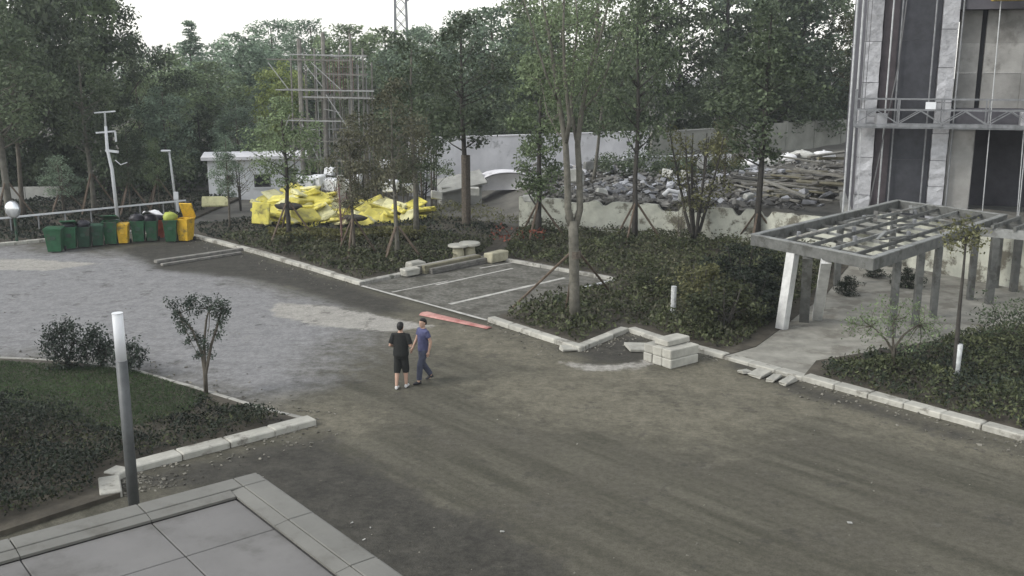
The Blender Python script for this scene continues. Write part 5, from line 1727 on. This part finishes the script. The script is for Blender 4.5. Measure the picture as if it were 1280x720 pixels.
for px, py in ((1099, 458), (1116, 464)):
    g_ = G(px, py); tp = at(px, 435, g_.y)
    MB().tube([(g_.x - mb.x, g_.y - mb.y, -.05), (g_.x - mb.x, g_.y - mb.y, tp.z - mb.z)], .05, 8).build('stake', BARK_D, mt)
g1_, g2_ = G(1099, 458), G(1116, 464)
zz = at(1108, 437, g1_.y).z - mb.z
MB().tube([(g1_.x - mb.x, g1_.y - mb.y, zz), (g2_.x - mb.x, g2_.y - mb.y, zz)], .04, 8).build('stake_rail', BARK_D, mt)
wt = near_tree(1193, 483, [(1196, 292), (1204, 284), (1212, 290), (1218, 298), (1208, 300), (1186, 300)], 'thin dark young trunk wrapped white at its foot, right of the pergola', LEAF_O, BARK_D, .1, 22, .22, [[(1195, 440), (1199, 390), (1204, 340), (1208, 296)]], sd_=10, trunk_r=.075)
wb = wt.location
zw = at(1195, 430, wb.y).z - wb.z
MB().tube([(0, 0, 0), (.01, 0, zw * .4), (.02, 0, zw)], [.10, .085, .09], 10).build('trunk_wrap', WRAP_W, wt, True)
near_tree(1262, 440, [(1230, 395), (1242, 385), (1255, 392), (1268, 384), (1278, 396), (1288, 388), (1250, 408), (1270, 410), (1236, 412), (1290, 410), (1225, 408)], 'thin leaved shrub at the right edge of the frame', LEAF_D, BARK_D, .1, 22, .28, [[(1260, 420), (1244, 400)], [(1264, 420), (1278, 400)]], 'shrub', 'shrub', sd_=11, trunk_r=.035)

# bushes in the right part of the middle bed
for px, py, top, wf, lm, lb in ((905, 418, 352, 1.25, BED_LEAF, 'large olive bush right of the pale marker post'), (938, 400, 338, 1.1, BED_LEAF_D, 'dark bush against the pergola end'), (878, 392, 330, 1.2, LEAF_O, 'yellowish bush behind the marker post'),
                              (926, 372, 305, 1.1, BED_LEAF_D, 'tall dark bush left of the pergola corner'), (1060, 372, 345, 1.0, BED_LEAF_D, 'dark low bush under the pergola'), (815, 372, 335, 1.1, BED_LEAF, 'olive bush left of the marker post'),
                              (1135, 362, 335, 1.2, BED_LEAF_D, 'dark bush by the far pergola posts'), (1090, 350, 330, 1.2, BED_LEAF_D, 'dark bush at the back of the pergola')):
    planted(px, py, top, 'bush', wf, lb, lm, BARK_D, name='bush', cat='bush')

# ------------------------------------------------------------------ ground cover in the beds
def cover(poly, dens, h0, h1, lsize, m, label, seed, cat='ground cover', name='ground_cover', mask=None, ratio=.5, margin=.42, ns=1.1):
    rs = np.random.default_rng(seed)
    X = np.array([p[0] for p in poly]); Y = np.array([p[1] for p in poly])
    area = (X.max() - X.min()) * (Y.max() - Y.min())
    n = int(area * dens)
    x = rs.uniform(X.min(), X.max(), n)
    y = rs.uniform(Y.min(), Y.max(), n)
    k = np_inside(poly, x, y) & (np_dist(poly, x, y) > margin)
    if mask is not None: k &= mask(x, y)
    x, y = x[k], y[k]
    ed = sstep(.0, .8, np_dist(poly, x, y))
    cl_ = vnoise(x, y, ns, seed) * .6 + vnoise(x, y, .45, seed + 3) * .4
    h = h0 + (h1 - h0) * np.clip((cl_ - .25) * 1.7, 0, 1.3) * (.35 + .65 * ed)
    keep2 = rs.random(len(x)) < (np.ones(len(x)) if name in ('grass', 'hedge') else np.clip(-.2 + 2.1 * cl_, .12, 1))
    x, y, h = x[keep2], y[keep2], h[keep2]
    z = .1 + h * rs.random(len(x)) ** .5
    V, Q = leaves(np.stack([x, y, z], 1), lsize, .45, ratio, rs)
    return tag(link(name, np_mesh(name, V, Q, m)), label, cat, None, 'stuff')
hedge = [at(338, 300, 45.6), at(430, 300, 44.9), at(528, 300, 46.2), at(535, 300, 47.6), at(430, 300, 46.6), at(334, 300, 47.2)]
not_hedge = lambda x, y: ~np_inside(hedge, x, y) & (y < 46.5)
cover(BED_A, 160, .08, .6, .16, BED_LEAF, 'dark low ground cover in the bed left of the parking pad', 21, mask=not_hedge)
cover(BED_A, 60, .05, .3, .17, BED_LEAF_D, 'sparse weeds between the hedge and the yellow heap', 43, mask=lambda x, y: y >= 46.5)
cover(BED_C, 200, .08, .68, .15, BED_LEAF, 'dark low ground cover in the bed around the forked tree', 22)
cover(BED_C, 40, .15, .9, .14, LEAF_R, 'brownish leaves mixed through the bed around the forked tree', 41)
cover(BED_A, 35, .15, .9, .15, LEAF_R, 'brownish leaves mixed through the bed left of the parking pad', 42, mask=not_hedge)
redp = [(p.x, p.y) for p in (G(600, 312), G(700, 318), G(690, 300), G(605, 296))]
cover(redp, 60, .5, .75, .2, LEAF_RED, 'patch of red flowering shrubs behind the parking pad', 23, mask=lambda x, y: vnoise(x, y, .5, 4) > .54)
redp2 = [(p.x, p.y) for p in (G(765, 362), G(810, 366), G(806, 345), G(765, 345))]
cover(redp2, 120, .4, .65, .15, LEAF_R, 'small russet shrub patch right of the forked tree', 24)
cover(BED_R, 330, .08, .68, .11, BED_LEAF, 'dark ground cover shrubs in the bed along the right kerb', 25)
cover(BED_R, 160, .12, .55, .12, BED_LEAF_D, 'darker leaves mixed through the bed along the right kerb', 26)
lawn_edge = [G(60, 470), G(320, 515), G(380, 532), G(240, 575), G(150, 600)]
def is_lawn(x, y):
    return np_inside([G(-60, 452), G(165, 467), G(262, 498), G(240, 520), G(150, 545), G(-60, 500)], x, y)
cover(BED_L, 1500, .03, .10, .08, GRASS, 'short green lawn grass in the near left bed', 27, 'grass', 'grass', is_lawn, .16, .1)
cover(BED_L, 620, .08, .65, .085, BED_LEAF_D, 'dark low shrubs covering the near left bed', 28, mask=lambda x, y: ~is_lawn(x, y))
cover(BED_L, 200, .08, .35, .08, BED_LEAF, 'lighter leaves mixed through the near left bed', 29, mask=lambda x, y: ~is_lawn(x, y))
cover(BED_B, 60, .05, .35, .2, BED_LEAF_D, 'rough dark ground cover behind the bins', 30)

cover(hedge, 900, .5, .72, .13, HEDGE, 'clipped olive hedge in front of the yellow heap', 31, 'hedge', 'hedge', None, .5, .02)
weeds = [at(535, 290, 51.5), at(650, 290, 50.5), at(650, 270, 53), at(540, 270, 55)]
cover(weeds, 150, .3, 1.5, .17, LEAF_O, 'tangled dry weeds left of the pale retaining wall', 32, 'weeds', 'weeds', None, .3, .05)

# ------------------------------------------------------------------ two people
def remesh(o, vox):
    md = o.modifiers.new('remesh', 'REMESH')
    md.mode = 'VOXEL'
    md.voxel_size = vox
    md.use_smooth_shade = True
    sm = o.modifiers.new('smooth', 'SMOOTH')
    sm.factor = .5
    sm.iterations = 3
def person(label, loc, rz, hgt, legs, arms, top_m, bot_m, shoe_m, bot_len, sleeve, headturn=0.0, belly=1.0, loose=1.0):
    p = thing('person', label, 'person', loc, rz)
    s = hgt / 1.72
    p.scale = (s, s, s)
    b = MB()
    b.loft([((0, 0, .84), .13, .10), ((0, 0, .90), .165, .115), ((0, 0, .98), .16, .112), ((0, .005, 1.08), .142, .10), ((0, .01, 1.2), .155, .108), ((0, .01, 1.32), .172, .112), ((0, 0, 1.41), .165, .09), ((0, -.005, 1.455), .10, .065), ((0, -.002, 1.48), .06, .058)], 18)
    b.tube([(0, -.005, 1.44), (0, .012, 1.55)], [.058, .052], 12)
    hd = MB()
    hd.loft([((0, .03, 1.492), .03, .035), ((0, .022, 1.515), .052, .068), ((0, .015, 1.55), .066, .085), ((0, .012, 1.60), .073, .093), ((0, .008, 1.65), .075, .095), ((0, .002, 1.69), .066, .084), ((0, 0, 1.715), .042, .055), ((0, 0, 1.722), .015, .02)], 18)
    hd.loft([((0, .095, 1.575), .014, .012), ((0, .112, 1.582), .016, .016), ((0, .104, 1.60), .012, .012), ((0, .094, 1.63), .008, .008)], 8)
    for sd2 in (-1, 1):
        hd.ball((sd2 * .076, .0, 1.605), (.012, .022, .032), 8, 6)
    Mh = Matrix.Rotation(headturn, 3, 'Z')
    hv = [tuple(Mh @ Vector(q)) for q in hd.v]
    b.add(hv, hd.f)
    for sd2 in (-1, 1):
        L = legs[0 if sd2 < 0 else 1]
        hip, knee, ank = Vector((sd2 * .085, 0, .90)), Vector(L[0]), Vector(L[1])
        b.tube([hip, hip.lerp(knee, .5), knee, knee.lerp(ank, .3), knee.lerp(ank, .7), ank], [.088, .078, .056, .058, .045, .038], 12)
        toe = Vector(L[2])
        b.tube([ank, ank.lerp(toe, .4) + Vector((0, 0, -.03)), toe], [.04, .038, .028], 10)
        A = arms[0 if sd2 < 0 else 1]
        sh, el, wr = Vector((sd2 * .185, 0, 1.395)), Vector(A[0]), Vector(A[1])
        b.tube([Vector((sd2 * .12, 0, 1.40)), sh, sh.lerp(el, .5), el, el.lerp(wr, .35), wr], [.05, .052, .045, .038, .038, .027], 12)
        d = (wr - el).normalized()
        side = Vector((sd2, 0, 0))
        front = d.cross(side).normalized() * (1 if d.cross(side).y > 0 else -1)
        palm = wr + d * .05
        b.tube([wr, palm, wr + d * .088], [.027, .034, .030], 10)
        for q, (o, ln) in enumerate(((-.027, .068), (-.009, .078), (.009, .073), (.027, .058))):
            r0 = wr + d * .085 + front * o
            m1 = r0 + d * ln * .55 - side * .006
            b.tube([r0 - d * .02, m1, r0 + d * ln * .9 - side * .022], [.0095, .009, .0075], 7)
        th0 = wr + d * .03 + front * .028
        b.tube([th0, th0 + d * .03 + front * .024, th0 + d * .06 + front * .026 - side * .012], [.012, .011, .008], 7)
    body = b.build('body', SKIN, p, True)
    remesh(body, .0065)
    # eyes, mouth
    if True:
        for sd2 in (-1, 1):
            q = Mh @ Vector((sd2 * .031, .099, 1.618))
            MB().ball(q, (.012, .006, .007), 8, 5).build('eye', HAIR, p, True)
        q = Mh @ Vector((0, .1, 1.548))
        MB().ball(q, (.022, .006, .006), 8, 5).build('mouth', mat('lip', (.25, .10, .08), .5, .05), p, True)
    hr = MB()
    hr.loft([((0, -.075, 1.545), .045, .03), ((0, -.05, 1.58), .074, .062), ((0, -.03, 1.63), .086, .084), ((0, -.008, 1.675), .086, .102), ((0, .004, 1.70), .078, .096), ((0, .0, 1.728), .055, .068), ((0, 0, 1.742), .02, .03)], 18)
    hr.v = [tuple(Mh @ Vector(q)) for q in hr.v]
    rr = random.Random(4)
    h_ = hr.build('hair', HAIR, p, True)
    remesh(h_, .01)
    sht = MB()
    l = loose
    sht.loft([((0, 0, .86), .178 * l, .138 * l), ((0, 0, .93), .18 * l, .135 * l), ((0, .005, 1.08), .168 * l, .128 * l), ((0, .012, 1.2), .172 * l, .128 * l), ((0, .01, 1.32), .188, .128), ((0, 0, 1.41), .182, .102), ((0, -.004, 1.455), .11, .078), ((0, 0, 1.472), .075, .07)], 20)
    for sd2 in (-1, 1):
        A = arms[0 if sd2 < 0 else 1]
        sh, el, wr = Vector((sd2 * .185, 0, 1.395)), Vector(A[0]), Vector(A[1])
        e = sh.lerp(el, sleeve)
        sht.tube([Vector((sd2 * .11, 0, 1.395)), sh, sh.lerp(e, .6), e], [.06, .068, .068, .066], 12)
    o = sht.build('shirt', top_m, p, True)
    remesh(o, .012)
    tr = MB()
    tr.loft([((0, 0, .80), .15, .115), ((0, 0, .87), .172, .128), ((0, 0, .95), .17, .124), ((0, 0, 1.0), .16, .115)], 18)
    for sd2 in (-1, 1):
        L = legs[0 if sd2 < 0 else 1]
        hip, knee, ank = Vector((sd2 * .085, 0, .90)), Vector(L[0]), Vector(L[1])
        k2 = knee.lerp(ank, bot_len)
        tr.tube([hip, hip.lerp(knee, .5), knee, knee.lerp(k2, .5), k2], [.10, .098, .085 * l, .078 * l, .07 * l], 14)
    o = tr.build('trousers', bot_m, p, True)
    remesh(o, .012)
    for sd2 in (-1, 1):
        L = legs[0 if sd2 < 0 else 1]
        ank, toe = Vector(L[1]), Vector(L[2])
        d = Vector((toe.x - ank.x, toe.y - ank.y, 0)).normalized()
        z0 = min(ank.z - .085, toe.z - .03)
        n3 = (d.x, d.y, (toe.z - .03 - (ank.z - .085)) / .16)
        sh = MB()
        hc_ = Vector((ank.x, ank.y, ank.z - .04)) - d * .06
        sh.loft([(hc_ , .034, .04, n3), (hc_ + d * .05 + Vector((0, 0, .004)), .043, .048, n3), (Vector((ank.x, ank.y, ank.z - .045)) + d * .07, .045, .04, n3), (toe + d * .0, .046, .03, n3), (toe + d * .05 - Vector((0, 0, .006)), .03, .02, n3)], 12)
        o = sh.build('shoe', shoe_m, p, True)
        remesh(o, .008)
    return p
pa = G(502, 486)
person('person seen from behind in black shirt and black knee length shorts with white shoes', (pa.x, pa.y + .05, .012), R(-8), 1.72,
       [[(-.10, -.02, .49), (-.095, -.16, .095), (-.10, -.02, .035)], [(.10, .06, .49), (.105, .05, .085), (.115, .18, .035)]],
       [[(-.27, -.03, 1.12), (-.17, .2, 1.06)], [(.27, -.03, 1.12), (.17, .2, 1.08)]], CLOTH_K, CLOTH_K, SHOE_W, .22, .8, loose=1.14)
pb_ = G(530, 478)
person('person walking in a blue shirt and slate trousers, turned towards the one in black', (pb_.x, pb_.y, .012), R(125), 1.70,
       [[(-.09, .16, .50), (-.09, .20, .085), (-.095, .33, .035)], [(.09, -.02, .49), (.09, -.27, .13), (.10, -.16, .045)]],
       [[(-.25, -.08, 1.13), (-.24, -.02, .88)], [(.25, .05, 1.13), (.25, .18, .90)]], CLOTH_B, CLOTH_G, SHOE_K, .93, .55, headturn=.2)

# ------------------------------------------------------------------ thin evening haze in the air
hz = MB().box((0, 175, 12.0), (820, 960, 28.0)).build('haze', None)
tag(hz, 'thin pale haze hanging in the air over the whole site', 'haze', None, 'stuff')
hm = bpy.data.materials.new('haze_air')
hm.use_nodes = True
nt = hm.node_tree
nt.nodes.clear()
pv = nt.nodes.new('ShaderNodeVolumePrincipled')
pv.inputs['Color'].default_value = (0.86, 0.9, 0.95, 1)
pv.inputs['Density'].default_value = HAZE
pv.inputs['Anisotropy'].default_value = 0.2
mo = nt.nodes.new('ShaderNodeOutputMaterial')
nt.links.new(pv.outputs[0], mo.inputs['Volume'])
hz.data.materials.append(hm)
